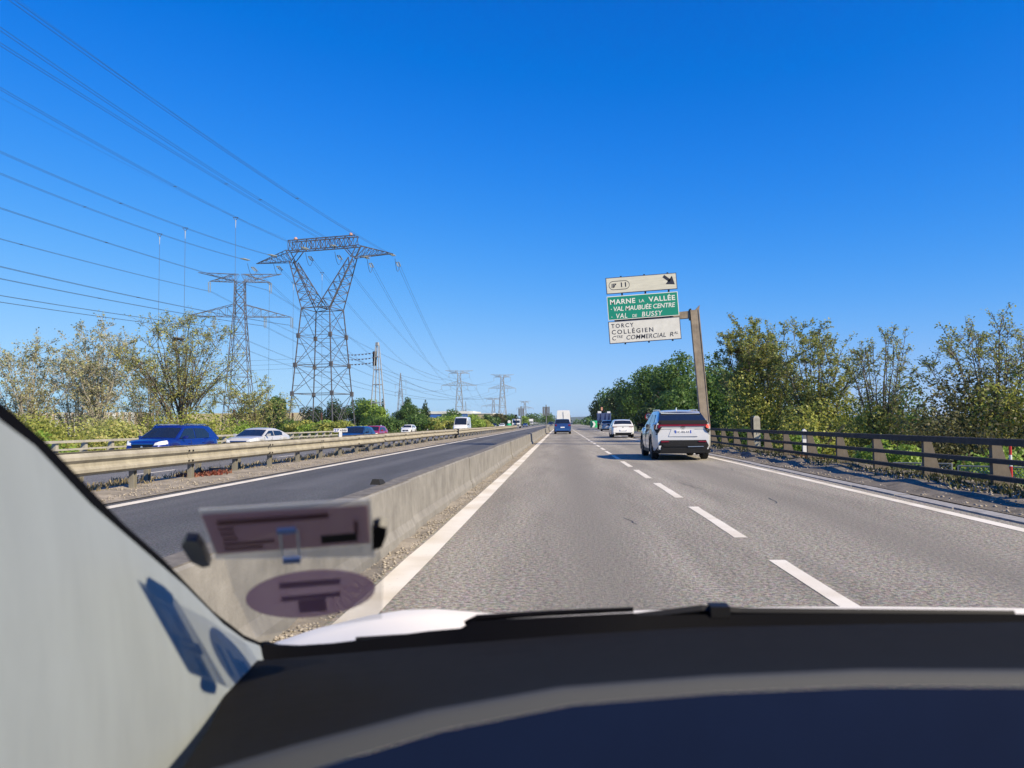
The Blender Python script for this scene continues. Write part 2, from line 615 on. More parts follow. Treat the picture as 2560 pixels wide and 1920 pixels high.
xs = np.concatenate([np.array([-6000, -3000, -1500, -800, -400, -260, -180]), np.arange(-130, -24, 5.0), np.arange(-24, -17, 0.6), np.arange(-17, 7.5, 3.5),
                     np.arange(7.6, 15, 0.6), np.arange(15, 130, 5.0), np.array([180, 260, 400, 800, 1500, 3000, 6000])])
ys = np.concatenate([np.array([-600, -200, -60]), np.arange(-40, 130, 3.0), np.arange(135, 400, 15.0), np.array([450, 550, 700, 900, 1200, 1700, 2500, 4000, 7000])])
GX, GY = np.meshgrid(xs, ys)
GZ = ground_z(GX, GY)
V = np.stack([GX, GY, GZ], -1).reshape(-1, 3)
nx, ny = len(xs), len(ys)
idx = np.arange(nx * ny).reshape(ny, nx)
F = np.stack([idx[:-1, :-1], idx[:-1, 1:], idx[1:, 1:], idx[1:, :-1]], -1).reshape(-1, 4)
tag(add_obj('ground', mesh_np('ground', V, F, True), None, 'verge'), kind='structure')

YF = 1500.0


def slab(name, m, pts_xz, y0, y1, kind='structure', parent=None, step=None):
    """long strip with a cross-section, drawn along the road"""
    mb = MB()
    n = 1 if step is None else max(1, int((y1 - y0) / step))
    mb.loft([[(x, y0 + (y1 - y0) * i / n, z) for x, z in pts_xz] for i in range(n + 1)])
    o = mb.build(name, m, parent)
    fix_normals(o)
    if parent is None:
        tag(o, kind=kind)
    return o


road = slab('road', 'asphalt_old', [(-2.05, 0.0), (5.36, 0.0), (5.36, -0.4), (-2.05, -0.4)], -30, YF)
exit_lane = slab('exit_lane', 'asphalt_old', [(5.36, -0.004), (9.6, -0.004), (10.2, -0.5), (5.36, -0.45)], 62.0, 420.0)
new_lane = slab('road_new', 'asphalt_new', [(-7.25, -0.002), (-2.05, -0.002), (-2.05, -0.42), (-7.25, -0.42)], -30, YF)
far_road = slab('road_opposite', 'asphalt_far', [(-18.3, -0.35), (-9.9, -0.35), (-9.9, -0.75), (-18.3, -0.75)], -40, YF)
far_kerb = slab('kerb', 'gutter', [(-19.5, -0.18), (-18.3, -0.20), (-18.3, -0.7), (-19.5, -0.9)], -40, 64)

# gutter along the right edge: a channel of single precast pieces between two open slots
gutter = slab('gutter_bed', 'tyre', [(5.36, -0.045), (5.80, -0.045), (5.80, -0.4), (5.36, -0.4)], -30, 62)
gp = MB().box(-0.125, 0.125, 0.02, 1.88, -0.05, 0.004).build('gutter_piece', 'gutter', gutter)
gp.location = (5.58, -4.0, 0)
for i in range(1, 33):
    copy_part(gp, gutter, (5.58 + random.uniform(-.006, .006), -4.0 + 1.9 * i, random.uniform(-.006, .004)))


def bumpy_strip(name, m, x0, x1, y0, y1, z_fn, dx=0.16, dy=0.3, seed=1):
    r = np.random.default_rng(seed)
    nxx, nyy = int((x1 - x0) / dx) + 1, int((y1 - y0) / dy) + 1
    X, Y = np.meshgrid(np.linspace(x0, x1, nxx), np.linspace(y0, y1, nyy))
    n1 = r.normal(size=(nyy, nxx))
    k = np.array([1, 3, 4, 3, 1.0]); k /= k.sum()
    for _ in range(2):
        n1 = np.apply_along_axis(lambda v: np.convolve(v, k, 'same'), 0, n1)
    n1 = np.apply_along_axis(lambda v: np.convolve(v, k, 'same'), 1, n1)
    n1 /= n1.std()
    Z = z_fn(X, Y, n1)
    V = np.stack([X, Y, Z], -1).reshape(-1, 3)
    ii = np.arange(nxx * nyy).reshape(nyy, nxx)
    F = np.stack([ii[:-1, :-1], ii[:-1, 1:], ii[1:, 1:], ii[1:, :-1]], -1).reshape(-1, 4)
    o = add_obj(name, mesh_np(name, V, F, True), None, m)
    return tag(o, kind='structure')


# median of packed dirt under the guardrail, slopes down to the other carriageway
def med_z(X, Y, n):
    t = smooth01((-8.9 - X) / 1.0)
    return 0.012 + 0.035 * smooth01((-7.3 - X) / 0.5) + 0.016 * n * smooth01((-7.35 - X) / 0.4) - 0.36 * t


bumpy_strip('median', 'dirt', -9.95, -7.22, -5, 150, med_z, dx=0.17, dy=0.32, seed=3)
slab('median_far', 'dirt', [(-9.95, -0.34), (-8.9, -0.01), (-7.22, 0.006), (-7.22, -0.4), (-9.95, -0.5)], 150, YF)
slab('median_near', 'dirt', [(-9.95, -0.34), (-8.9, -0.01), (-7.22, 0.006), (-7.22, -0.4), (-9.95, -0.5)], -30, -5)


def berm_z(X, Y, n):
    return 0.0 + 0.10 * smooth01((X - 5.85) / 0.9) + 0.03 * n * smooth01((X - 5.8) / 0.35) - 0.5 * smooth01((X - 7.75) / 0.4)


bumpy_strip('berm', 'dirt_dark', 5.78, 8.3, -5, 62, berm_z, dx=0.15, dy=0.25, seed=5)
slab('bridge_edge', 'parapet_post', [(7.6, -0.05), (8.05, -0.05), (8.05, -1.2), (7.6, -1.2)], -20, 62)

# strip between barrier foot and edge line: bare old surface with broken pieces
bumpy_strip('barrier_strip', 'dirt', -1.80, -1.47, -2, 120, lambda X, Y, n: 0.006 + 0.012 * np.maximum(n, 0) * smooth01((-1.47 - X) / 0.12), dx=0.08, dy=0.13, seed=9)


# painted markings
def line_strip(name, x0, x1, y0, y1, parent, z=0.004, wob=0.0, seed=0, step=1.5):
    r = random.Random(seed)
    n = max(1, int((y1 - y0) / step))
    mb = MB()
    L_, R_ = [], []
    for i in range(n + 1):
        y = y0 + (y1 - y0) * i / n
        L_.append((x0 + r.uniform(-wob, wob), y, z))
        R_.append((x1 + r.uniform(-wob, wob), y, z))
    for i in range(n):
        mb.quad(L_[i], R_[i], R_[i + 1], L_[i + 1])
    return mb.build(name, 'road_paint', parent)


line_strip('edge_line', -1.43, -1.20, -8, 900, road, wob=0.008, seed=1)
line_strip('edge_line', 5.00, 5.17, -8, 60, road, wob=0.006, seed=2)
line_strip('edge_line', -7.02, -6.78, -8, 900, new_lane, wob=0.006, seed=3)
line_strip('edge_line', 9.0, 9.2, 70, 400, exit_lane, z=0.0)
for xx in (-10.35, -17.6):
    line_strip('edge_line', xx - .1, xx + .1, -20, 700, far_road, z=-0.346)
d0 = line_strip('lane_dash', -0.07, 0.07, 0, 3.0, road, wob=0.004, seed=4, step=0.4)
d0.location = (1.89, 4.02 - 4.33, 0)
for i in range(0, 36):
    d = copy_part(d0, road, (1.89 + random.uniform(-.012, .012), 4.02 + 4.33 * i, 0))
line_strip('lane_line', 1.82, 1.96, 4.02 + 4.33 * 36, 700, road)
e0 = line_strip('lane_dash', -0.11, 0.11, 0, 3.0, road, step=1.0)
e0.location = (5.08, 66, 0)
for i in range(1, 20):
    copy_part(e0, road, (5.08, 66 + 6.5 * i, 0))
f0 = line_strip('lane_dash', -0.08, 0.08, 0, 3.0, far_road, step=1.0)
f0.location = (-13.9, -2, -0.346)
for i in range(1, 20):
    copy_part(f0, far_road, (-13.9, -2 + 13 * i, -0.346))

# expansion joints of the bridge deck
mat('joint', (0.045, 0.045, 0.047), rough=0.6, var=0.3, scale=8)
mat('joint_pale', (0.26, 0.25, 0.24), rough=0.8, var=0.3, scale=8)
for y, wd, mm in ((60.3, 0.62, 'joint'), (51.2, 0.30, 'joint')):
    MB().quad((-1.78, y, 0.008), (5.36, y, 0.008), (5.36, y + wd, 0.008), (-1.78, y + wd, 0.008)).build('expansion_joint', mm, road)
MB().quad((-7.2, 62.4, 0.006), (-2.1, 62.4, 0.006), (-2.1, 63.4, 0.006), (-7.2, 63.4, 0.006)).build('expansion_joint', 'joint', new_lane)
MB().quad((-7.2, 51.8, 0.006), (-2.1, 51.8, 0.006), (-2.1, 52.0, 0.006), (-7.2, 52.0, 0.006)).build('expansion_joint', 'joint_pale', new_lane)
MB().quad((-18.3, 61, -.344), (-9.9, 61, -.344), (-9.9, 61.6, -.344), (-18.3, 61.6, -.344)).build('expansion_joint', 'joint', far_road)
# paler repair patch edge on the new lane
asphalt_mat('asphalt_patch', (0.11, 0.112, 0.115), (0.15, 0.151, 0.154), (0.09, 0.09, 0.09), grain=150, bump=0.6)
MB().quad((-6.7, -10, 0.003), (-2.08, -10, 0.003), (-2.08, 13.6, 0.003), (-6.7, 14.9, 0.003)).build('asphalt_patch', 'asphalt_patch', new_lane)
# sealed cracks
crk = MB()
for (x, y, ln) in ((2.55, 14.2, 1.6), (3.2, 11.8, 0.9), (4.3, 19.5, 1.2), (0.9, 9.4, 0.7), (2.4, 22.0, 1.5)):
    px, py = x, y
    for k in range(int(ln / 0.16)):
        qx, qy = px + random.uniform(-.05, .05), py + 0.16
        crk.quad((px - .006, py, .005), (px + .006, py, .005), (qx + .006, qy, .005), (qx - .006, qy, .005))
        px, py = qx, qy
crk.build('crack', 'joint', road, kind='stuff')


def scatter(name, m, n, xr, yr, zf, size, label, cat, seed, flat=0.6, pw=1.0):
    """small stones: 8-sided irregular lumps in one mesh"""
    r = np.random.default_rng(seed)
    base = np.array([(1, 0, 0), (-1, 0, 0), (0, 1, 0), (0, -1, 0), (0, 0, flat), (0, 0, -flat)], float)
    fc = np.array([(0, 2, 4), (2, 1, 4), (1, 3, 4), (3, 0, 4), (2, 0, 5), (1, 2, 5), (3, 1, 5), (0, 3, 5)])
    X = r.uniform(xr[0], xr[1], n)
    Y = yr[0] + (yr[1] - yr[0]) * r.uniform(0, 1, n) ** pw
    S = size * r.uniform(0.35, 1.0, n) ** 1.6
    V = base[None] * (S[:, None, None] * r.uniform(0.6, 1.3, (n, 6, 1)))
    a = r.uniform(0, 6.28, n)
    c, s = np.cos(a), np.sin(a)
    vx = V[:, :, 0] * c[:, None] - V[:, :, 1] * s[:, None] + X[:, None]
    vy = V[:, :, 0] * s[:, None] + V[:, :, 1] * c[:, None] + Y[:, None]
    vz = V[:, :, 2] + zf(X, Y)[:, None] + S[:, None] * 0.2
    V = np.stack([vx, vy, vz], -1).reshape(-1, 3)
    F = (fc[None] + (np.arange(n) * 6)[:, None, None]).reshape(-1, 3)
    o = add_obj(name, mesh_np(name, V, F), None, m)
    return tag(o, label, cat, kind='stuff')


scatter('grit', 'gravel', 5000, (-1.80, -1.46), (4, 60), lambda X, Y: 0 * X + 0.008, 0.022, 'loose pale grit along the foot of the concrete barrier', 'grit', 11, pw=1.7)
scatter('gravel', 'gravel', 5000, (-8.9, -7.25), (9, 70), lambda X, Y: 0 * X + 0.04, 0.032, 'loose stones on the dirt median under the guardrail', 'gravel', 12, pw=1.5)
scatter('rubble', 'gravel', 4000, (5.85, 7.6), (8, 60), lambda X, Y: 0.10 * smooth01((X - 5.85) / 0.9), 0.04, 'loose stones and soil lumps along the right parapet', 'rubble', 13, pw=1.5)


def blades(name, m, centres, per, h, spread, label, cat, seed, w=0.02):
    """grass tufts: bent blades of two quads each"""
    r = np.random.default_rng(seed)
    cs = np.repeat(np.asarray(centres, float), per, 0)
    n = len(cs)
    off = r.normal(0, spread, (n, 2))
    p = cs.copy(); p[:, 0] += off[:, 0]; p[:, 1] += off[:, 1]
    a = r.uniform(0, 6.28, n); hh = h * r.uniform(0.4, 1.1, n); ln = hh * r.uniform(0.1, 0.7, n)
    dx, dy = np.cos(a), np.sin(a)
    ww = w * r.uniform(0.6, 1.3, n)
    def P(t, side):
        bend = ln * t * t
        return np.stack([p[:, 0] + dx * bend - dy * ww * side * (1 - 0.75 * t), p[:, 1] + dy * bend + dx * ww * side * (1 - 0.75 * t), p[:, 2] + hh * t * (1 - 0.15 * t)], -1)
    V = np.stack([P(0, -1), P(0, 1), P(.55, 1), P(.55, -1), P(1, 1), P(1, -1)], 1).reshape(-1, 3)
    b = (np.arange(n) * 6)[:, None]
    F = np.concatenate([b + np.array([[0, 1, 2, 3]]), b + np.array([[3, 2, 4, 5]])], 0)
    o = add_obj(name, mesh_np(name, V, F), None, m)
    return tag(o, label, cat, kind='stuff')


r_ = np.random.default_rng(21)
cs = [(r_.uniform(-9.6, -8.6), 11 + 60 * r_.random() ** 1.4, -0.05) for _ in range(420)]
blades('dry_grass', 'grass_dry', cs, 16, 0.22, 0.09, 'dry straw coloured grass tufts behind the guardrail posts', 'grass', 22)
cs = [(r_.uniform(6.7, 7.9), 9 + 50 * r_.random() ** 1.2, 0.07) for _ in range(520)]
blades('weeds', 'leaf_brown', cs, 16, 0.13, 0.14, 'brownish weeds growing along the right parapet', 'weed', 23)
cs = []
for _ in range(5200):
    y = 64 + 190 * r_.random() ** 1.6
    x = -19.4 - 16 * r_.random() ** 1.3
    cs.append((x, y, float(ground_z(np.array(x), np.array(y))) - 0.02))
blades('verge_grass', 'grass_green', cs, 6, 0.75, 0.35, 'long green grass on the verge beyond the opposite carriageway', 'grass', 24, w=0.06)

# ---------------------------------------------------------------- concrete barrier
bar = empty('concrete_barrier', (-1.84, 0, 0), 0, 'long low concrete barrier of cast segments between the pale lane and the dark lane', 'barrier')
prof = [(0.17, 0.0), (0.165, 0.09), (0.125, 0.17), (0.105, 0.585), (0.09, 0.60), (-0.10, 0.60), (-0.115, 0.585), (-0.13, 0.17), (-0.17, 0.09), (-0.175, 0.0)]


def barrier_seg(L):
    mb = MB()
    ends = [0.0, 0.012, L - 0.012, L]
    rings = []
    for i, y in enumerate(ends):
        s = 0.985 if i in (0, 3) else 1.0
        rings.append([(x * s, y, z * s) for x, z in prof])
    mb.loft(rings)
    o = fix_normals(mb.build('barrier_segment', 'barrier_concrete', bar))
    top = MB().box(-0.095, 0.085, 0.02, L - 0.02, 0.598, 0.606).build('worn_top', 'barrier_top', o)
    return o


LS = 5.9
seg0 = barrier_seg(LS - 0.012)
y = -9.0
first = True
k = 0
while y < 190:
    if first:
        s = seg0
        first = False
    else:
        s = copy_tree(seg0, bar)
    s.location = (random.uniform(-.012, .012), y, random.uniform(-.012, .008))
    s.rotation_euler = (0, random.uniform(-.006, .006), random.uniform(-.0025, .0025))
    y += LS
    k += 1
    if abs(y - 55.9) < 3 or abs(y - 67) < 3:
        y += 0.25
tag(MB().loft([[(-2.0, y_, 0), (-1.7, y_, 0), (-1.74, y_, 0.58), (-1.96, y_, 0.58)] for y_ in (190.5, 700)]).build('barrier_far', 'barrier_concrete', bar), kind='stuff')
# small black rubber stop lying on the barrier
tag(MB().loft([[(-1.99, 7.92, .608), (-1.88, 7.92, .608), (-1.90, 7.94, .665), (-1.97, 7.94, .665)], [(-1.99, 8.16, .608), (-1.88, 8.16, .608), (-1.90, 8.12, .65), (-1.97, 8.12, .65)]]).build('rubber_block', 'tyre'),
    'small black rubber block lying on top of the concrete barrier', 'block')

# ---------------------------------------------------------------- steel guardrail on the median (two W beams back to back)
W = [(0.0, 0.0), (0.010, 0.025), (0.075, 0.062), (0.08, 0.115), (0.015, 0.172), (0.012, 0.225), (0.075, 0.283), (0.08, 0.335), (0.012, 0.38), (0.0, 0.40)]


def w_panel(L, sgn, name='rail_panel'):
    mb = MB()
    th = 0.006
    outer = [(sgn * x, z) for x, z in W]
    inner = [(sgn * (x - th), z) for x, z in W][::-1]
    mb.loft([[(x, y, z) for x, z in outer + inner] for y in (0.0, L)])
    return fix_normals(mb.build(name, 'rail_steel', None, smooth=35))


def bolt_mb(sgn):
    mb = MB()
    for dy in (-.18, .0):
        for dz in (0.09, 0.31):
            mb.lathe([(0.0, 0.0), (0.022, 0.0), (0.02, 0.02), (0.0, 0.022)], (sgn * 0.08, dy, dz), 'x', 6)
    return mb


def guardrail(label, x, zt, y0, n, sgn, sp=2.37):
    g = empty('guardrail', (x, y0, 0), 0, label, 'guardrail')
    p0 = w_panel(sp * 2 - 0.004, sgn)
    p0.parent = g
    b0 = bolt_mb(sgn).build('splice_bolts', 'dark_trim', p0, kind='stuff')
    b0.location = (0, 0.12, 0)
    post = MB()
    post.box(-0.05, 0.05, -0.06, -0.052, -0.3, zt - 0.03).box(-0.05, 0.05, 0.052, 0.06, -0.3, zt - 0.03).box(-0.004, 0.004, -0.05, 0.05, -0.3, zt - 0.03)
    q0 = post.build('post', 'rail_post', g)
    for i in range(n // 2):
        p = p0 if i == 0 else copy_tree(p0, g)
        p.location = (sgn * 0.12, i * sp * 2, zt - 0.40 + random.uniform(-.006, .006))
        p.rotation_euler = (random.uniform(-.002, .002), random.uniform(-.03, .03), random.uniform(-.003, .003))
    for i in range(n):
        q = q0 if i == 0 else copy_part(q0, g)
        q.location = (0, i * sp + 0.45, 0)
        q.rotation_euler = (random.uniform(-.02, .02), random.uniform(-.02, .02), 0)
        sp_ = MB().box(min(0.045 * sgn, 0.12 * sgn), max(0.045 * sgn, 0.12 * sgn), -0.045, 0.045, zt - 0.30, zt - 0.12) if i == 0 else None
        if i == 0:
            s0 = sp_.build('spacer', 'rail_post', g)
            s0.location = (0, 0.45, 0)
        else:
            copy_part(s0, g, (0, i * sp + 0.45, 0))
    return g


guardrail('beige double wave steel guardrail standing on the dirt median beside the dark lane', -8.42, 0.77, 14.70 - 0.45 - 2.37 * 5, 60, 1)
guardrail('second guardrail behind the first, facing the opposite carriageway', -9.02, 0.76, 4.0, 60, -1)
slv = MB().box(-8.52, -8.20, 60.9, 61.5, 0.30, 0.82).box(-8.45, -8.35, 61.0, 61.35, 0.0, 0.32)
tag(slv.build('rail_joint_sleeve', 'dark_trim'), 'black expansion sleeve over the guardrail at the bridge joint', 'sleeve')


# ---------------------------------------------------------------- bridge parapets: three rails on raked posts
def parapet(label, x, sgn, y_posts, y_end, base_z, zr, mats_, rail_h=0.10, post_w=0.13):
    """sgn: +1 the outside (away from the road) is +x"""
    g = empty('bridge_parapet', (x, 0, base_z), 0, label, 'parapet')
    pm, rm, tm = mats_
    side = [(0.0, 0.0), (sgn * 0.36, 0.0), (sgn * 0.13, zr[0] + 0.03), (0.0, zr[0] + 0.03)]
    mb = MB().prism(side, 'y', -post_w / 2, post_w / 2)
    q0 = fix_normals(mb.build('post', pm, g))
    fl = MB().box(min(-0.03 * sgn, 0.5 * sgn), max(-0.03 * sgn, 0.5 * sgn), -0.14, 0.14, -0.12, 0.02).build('foot_plate', pm, q0)
    for i, y in enumerate(y_posts):
        q = q0 if i == 0 else copy_tree(q0, g)
        q.location = (random.uniform(-.01, .01), y, 0)
        q.rotation_euler = (random.uniform(-.012, .012), random.uniform(-.012, .012), random.uniform(-.02, .02))
    ya = y_posts[0] - 3.2
    for k, z in enumerate(zr):
        hh = rail_h if k == 0 else rail_h * 0.72
        segs = list(range(0, len(y_posts), 3))
        cuts = [ya] + [y_posts[s] + 0.35 for s in segs[1:]] + [y_end]
        for a, b in zip(cuts[:-1], cuts[1:]):
            if b - a < 0.3:
                continue
            mb = MB()
            d = 0.09
            sec = [(-sgn * d, z - hh / 2), (-sgn * d * .98, z + hh / 2 - .01), (-sgn * d * .8, z + hh / 2), (-sgn * .01, z + hh / 2), (-sgn * .003, z - hh / 2)]
            mb.loft([[(xx, yy, zz) for xx, zz in sec] for yy in (a, b - 0.006)])
            fix_normals(mb.build('rail', rm, g))
    return g


yp = [8.72 + 2.45 * i for i in range(22)]
parapet('dark brown three rail bridge parapet with raked posts along the right edge', 7.28, 1, yp, 61.5, 0.05, (0.80, 0.48, 0.20), ('parapet_post', 'parapet_steel', 'parapet_steel'), rail_h=0.115, post_w=0.10)
yl = [20.56 + 1.83 * i for i in range(24)]
parapet('pale three rail bridge parapet along the far side of the opposite carriageway', -18.95, -1, yl, 64.2, -0.2, (0.86, 0.56, 0.25), ('parapet_pale', 'parapet_pale', 'parapet_pale'), rail_h=0.095, post_w=0.16)

# ---------------------------------------------------------------- vehicles
def interp(pl, y):
    return float(np.interp(y, [p[0] for p in pl], [p[1] for p in pl]))


def wheel_mesh(r, w):
    key = ('wheel', r, w)
    if key not in MATS:
        t = MB().lathe([(r * .62, -w / 2), (r * .9, -w / 2), (r, -w / 2 + .03), (r, w / 2 - .03), (r * .9, w / 2), (r * .62, w / 2)], (0, 0, 0), 'x', 20)
        o = t.build('tyre_tmp', 'tyre', None, smooth=40)
        d = MB()
        for s in (-1, 1):
            x = s * (w / 2 - .012)
            d.lathe([(0.0, x - .03 * s), (r * .16, x), (r * .62, x - .035 * s), (r * .64, x), (r * .64, x - .06 * s)], (0, 0, 0), 'x', 20)
            for k in range(5):
                a = k * 2 * math.pi / 5
                ca, sa = math.cos(a), math.sin(a)
                p0 = Vector((x, ca * r * .1, sa * r * .1)); p1 = Vector((x, ca * r * .6, sa * r * .6))
                d.tube(p0, p1, r * .07, r * .05, 4)
        o2 = d.build('rim_tmp', 'rim', None)
        me, me2 = o.data, o2.data
        bpy.data.objects.remove(o); bpy.data.objects.remove(o2)
        MATS[key] = (me, me2)
    return MATS[key]


class Car:
    """local frame: +y is the front, origin on the ground under the centre"""

    def __init__(s, name, label, cat, group, loc, rz, paint, L, W, H, wr=.33, clear=.2, wb=(.30, .31), top=None, roof=None, belt=.95, tumble=.78,
                 lean_r=.05, lean_f=.10, plan_r=.16, plan_f=.24, arch_trim=False):
        s.L, s.W, s.H, s.w = L, W, H, W / 2
        s.top_pl, s.roof_pl, s.belt = top, roof, belt
        s.wr, s.clear = wr, clear
        s.yw = (-L / 2 + L * wb[0] * .72, L / 2 - L * wb[1] * .64)
        s.lean_r, s.lean_f, s.plan_r, s.plan_f = lean_r, lean_f, plan_r, plan_f
        s.paint = paint
        s.wb_, s.wt = s.w * .925, s.w * tumble
        s.hmax = max(z for _, z in roof) - belt
        s.root = empty(name, loc, rz, label, cat, group)
        s.body()
        s.wheels(arch_trim)

    def plan(s, y):
        ur, uf = y + s.L / 2, s.L / 2 - y
        f = 1.0
        if ur < .5:
            f -= s.plan_r * (1 - ur / .5) ** 2
        if uf < .8:
            f -= s.plan_f * (1 - uf / .8) ** 2
        return f

    def zb(s, y):
        z = s.clear
        e = min(y + s.L / 2, s.L / 2 - y)
        if e < .5:
            z += .07 * (1 - e / .5)
        Ra = s.wr + .045
        for yw in s.yw:
            d = abs(y - yw)
            if d < Ra:
                z = max(z, s.wr + math.sqrt(Ra * Ra - d * d))
        return z

    def lean(s, y, t):
        d = 0.0
        if y < -s.L / 2 + .45:
            d += s.lean_r * t ** 1.6 * (1 - (y + s.L / 2) / .45)
        if y > s.L / 2 - .45:
            d -= s.lean_f * t ** 1.6 * (1 - (s.L / 2 - y) / .45)
        return d

    def body(s):
        h = s.L / 2
        ys = [-h, -h + .03, -h + .08, -h + .16, -h + .28, -h + .42]
        Ra = s.wr + .045
        for yw in s.yw:
            ys += [yw + Ra * math.sin(a) for a in np.linspace(-1.5705, 1.5705, 11)] + [yw - Ra - .004, yw + Ra + .004]
        ys += list(np.linspace(-h + .5, h - .8, 10)) + [h - .8, h - .6, h - .42, h - .28, h - .16, h - .08, h - .03, h]
        ys = sorted(set(round(v, 4) for v in ys))
        sec = [(.86, 0), (.955, .06), (.992, .25), (1.0, .45), (.99, .66), (.965, .86), (.90, .965), (.55, 1.0)]
        rings = []
        for y in ys:
            zb, zt = s.zb(y), interp(s.top_pl, y)
            w = s.w * s.plan(y)
            half = []
            for fx, t in sec:
                z = zb + (zt - zb) * t
                zfull = (z - s.clear) / max(.1, zt - s.clear)
                half.append((w * fx, y + s.lean(y, max(0, zfull)), z + (.012 if t == 1.0 else 0)))
            ring = half + [(0, half[-1][1], half[-1][2] + .012)] + [(-x, yy, z) for x, yy, z in half[::-1]]
            rings.append(ring)
        mb = MB().loft(rings)
        s.body_obj = fix_normals(mb.build('body', s.paint, s.root, smooth=38))
        # greenhouse shell
        g0, g1 = s.roof_pl[0][0], s.roof_pl[-1][0]
        yk = sorted(set([round(v, 3) for v in list(np.linspace(g0, g1, 15)) + [p[0] for p in s.roof_pl]]))
        rings = []
        for y in yk:
            zr = max(interp(s.roof_pl, y), s.belt - .02)
            wt = s.wt_at(zr)
            half = [(s.wb_, y, s.belt - .05), (s.wb_ + (wt - s.wb_) * .5, y, s.belt + (zr - s.belt) * .5), (wt, y, s.belt + (zr - s.belt) * .92), (wt * .93, y, zr), (wt * .5, y, zr + .018)]
            rings.append(half + [(0, y, zr + .024)] + [(-a, b, c) for a, b, c in half[::-1]])
        fix_normals(MB().loft(rings).build('roof', s.paint, s.root, smooth=40))

    def wt_at(s, z):
        return s.wb_ + (s.wt - s.wb_) * max(0, min(1.0, (z - s.belt) / s.hmax))

    def end_y(s, x, z, end):
        """y of the body skin at the front / rear for a given x,z"""
        sg = -1 if end == 'rear' else 1
        ylo, yhi = s.L / 2, 0.0
        fx = .97
        for k in range(18):
            m = (ylo + yhi) / 2
            if s.w * s.plan(sg * m) * fx >= abs(x):
                yhi = m
            else:
                ylo = m
        y = sg * yhi
        zt = interp(s.top_pl, y)
        t = max(0, min(1.2, (z - s.clear) / max(.1, zt - s.clear)))
        return y + s.lean(y, t)

    def patch(s, name, m, quad, end='rear', off=.012, parent=None, nx=8, nz=3, depth=.05):
        """quad: four (x,z) corners: bottom-left, bottom-right, top-right, top-left, laid on the skin"""
        sg = -1 if end == 'rear' else 1
        q = [Vector((a, b)) for a, b in quad]
        P = []
        for j in range(nz + 1):
            row = []
            for i in range(nx + 1):
                u, v = i / nx, j / nz
                p = (q[0] * (1 - u) + q[1] * u) * (1 - v) + (q[3] * (1 - u) + q[2] * u) * v
                y = s.end_y(p.x, p.y, end) + sg * off
                row.append((p.x, y, p.y))
            P.append(row)
        mb = MB()
        for j in range(nz):
            for i in range(nx):
                mb.quad(P[j][i], P[j][i + 1], P[j + 1][i + 1], P[j + 1][i])
        rim = P[0] + [r[-1] for r in P[1:]] + P[-1][::-1][1:] + [r[0] for r in P[::-1]][1:-1]
        for a, b in zip(rim, rim[1:] + rim[:1]):
            mb.quad(a, b, (b[0], b[1] - sg * depth, b[2]), (a[0], a[1] - sg * depth, a[2]))
        return fix_normals(mb.build(name, m, parent or s.root, smooth=50))

    def screen(s, name, y0, y1, f0=.90, off=.010, n=6, parent=None, m='car_glass'):
        """windscreen / rear window on the sloping ends of the greenhouse, y0 -> y1"""
        P = []
        for j in range(n + 1):
            y = y0 + (y1 - y0) * j / n
            zr = interp(s.roof_pl, y)
            wt = s.wt_at(zr) * f0
            row = []
            for i in range(9):
                f = -1 + 2 * i / 8
                row.append((wt * f, y, zr + .024 * (1 - abs(f) ** 1.3) + off))
            P.append(row)
        mb = MB()
        for j in range(n):
            for i in range(8):
                mb.quad(P[j][i], P[j][i + 1], P[j + 1][i + 1], P[j + 1][i])
        return mb.build(name, m, parent or s.root, smooth=60)

    def side_window(s, side, pts, parent=None, off=.008, name='side_window', m='car_glass'):
        """pts: (y,z) polygon"""
        def P(y, z, o):
            return (side * (s.wb_ + (s.wt - s.wb_) * (z - s.belt) / (s.hmax * .92 + .001) * .92 + o), y, z)
        mb = MB().loft([[P(y, z, off) for y, z in pts], [P(y, z, -.02) for y, z in pts]])
        return fix_normals(mb.build(name, m, parent or s.root))

    def wheels(s, trim):
        me, me2 = wheel_mesh(s.wr, .225)
        for yw in s.yw:
            for sd in (-1, 1):
                w = add_obj('wheel', me, s.root)
                w.location = (sd * (s.w - .125), yw, s.wr)
                r = add_obj('rim', me2, w)
        h = s.L / 2
        MB().box(-s.w * .80, s.w * .80, -h * .86, h * .86, s.clear - .03, s.clear + .25).build('underbody', 'dark_trim', s.root)
        if trim:
            for yw in s.yw:
                for sd in (-1, 1):
                    ri, ro = s.wr + .03, s.wr + .105
                    mb = MB()
                    rings = []
                    for a in np.linspace(-.25, math.pi + .25, 15):
                        c, n = math.cos(a), math.sin(a)
                        x0, x1 = sd * (s.w * .93), sd * (s.w * 1.004)
                        rings.append([(x0, yw + c * ri, s.wr + n * ri), (x1, yw + c * ri, s.wr + n * ri), (x1 * .998, yw + c * ro, s.wr + n * ro), (x0, yw + c * ro, s.wr + n * ro)])
                    fix_normals(mb.loft(rings).build('wheel_arch', 'dark_trim', s.root, smooth=40))

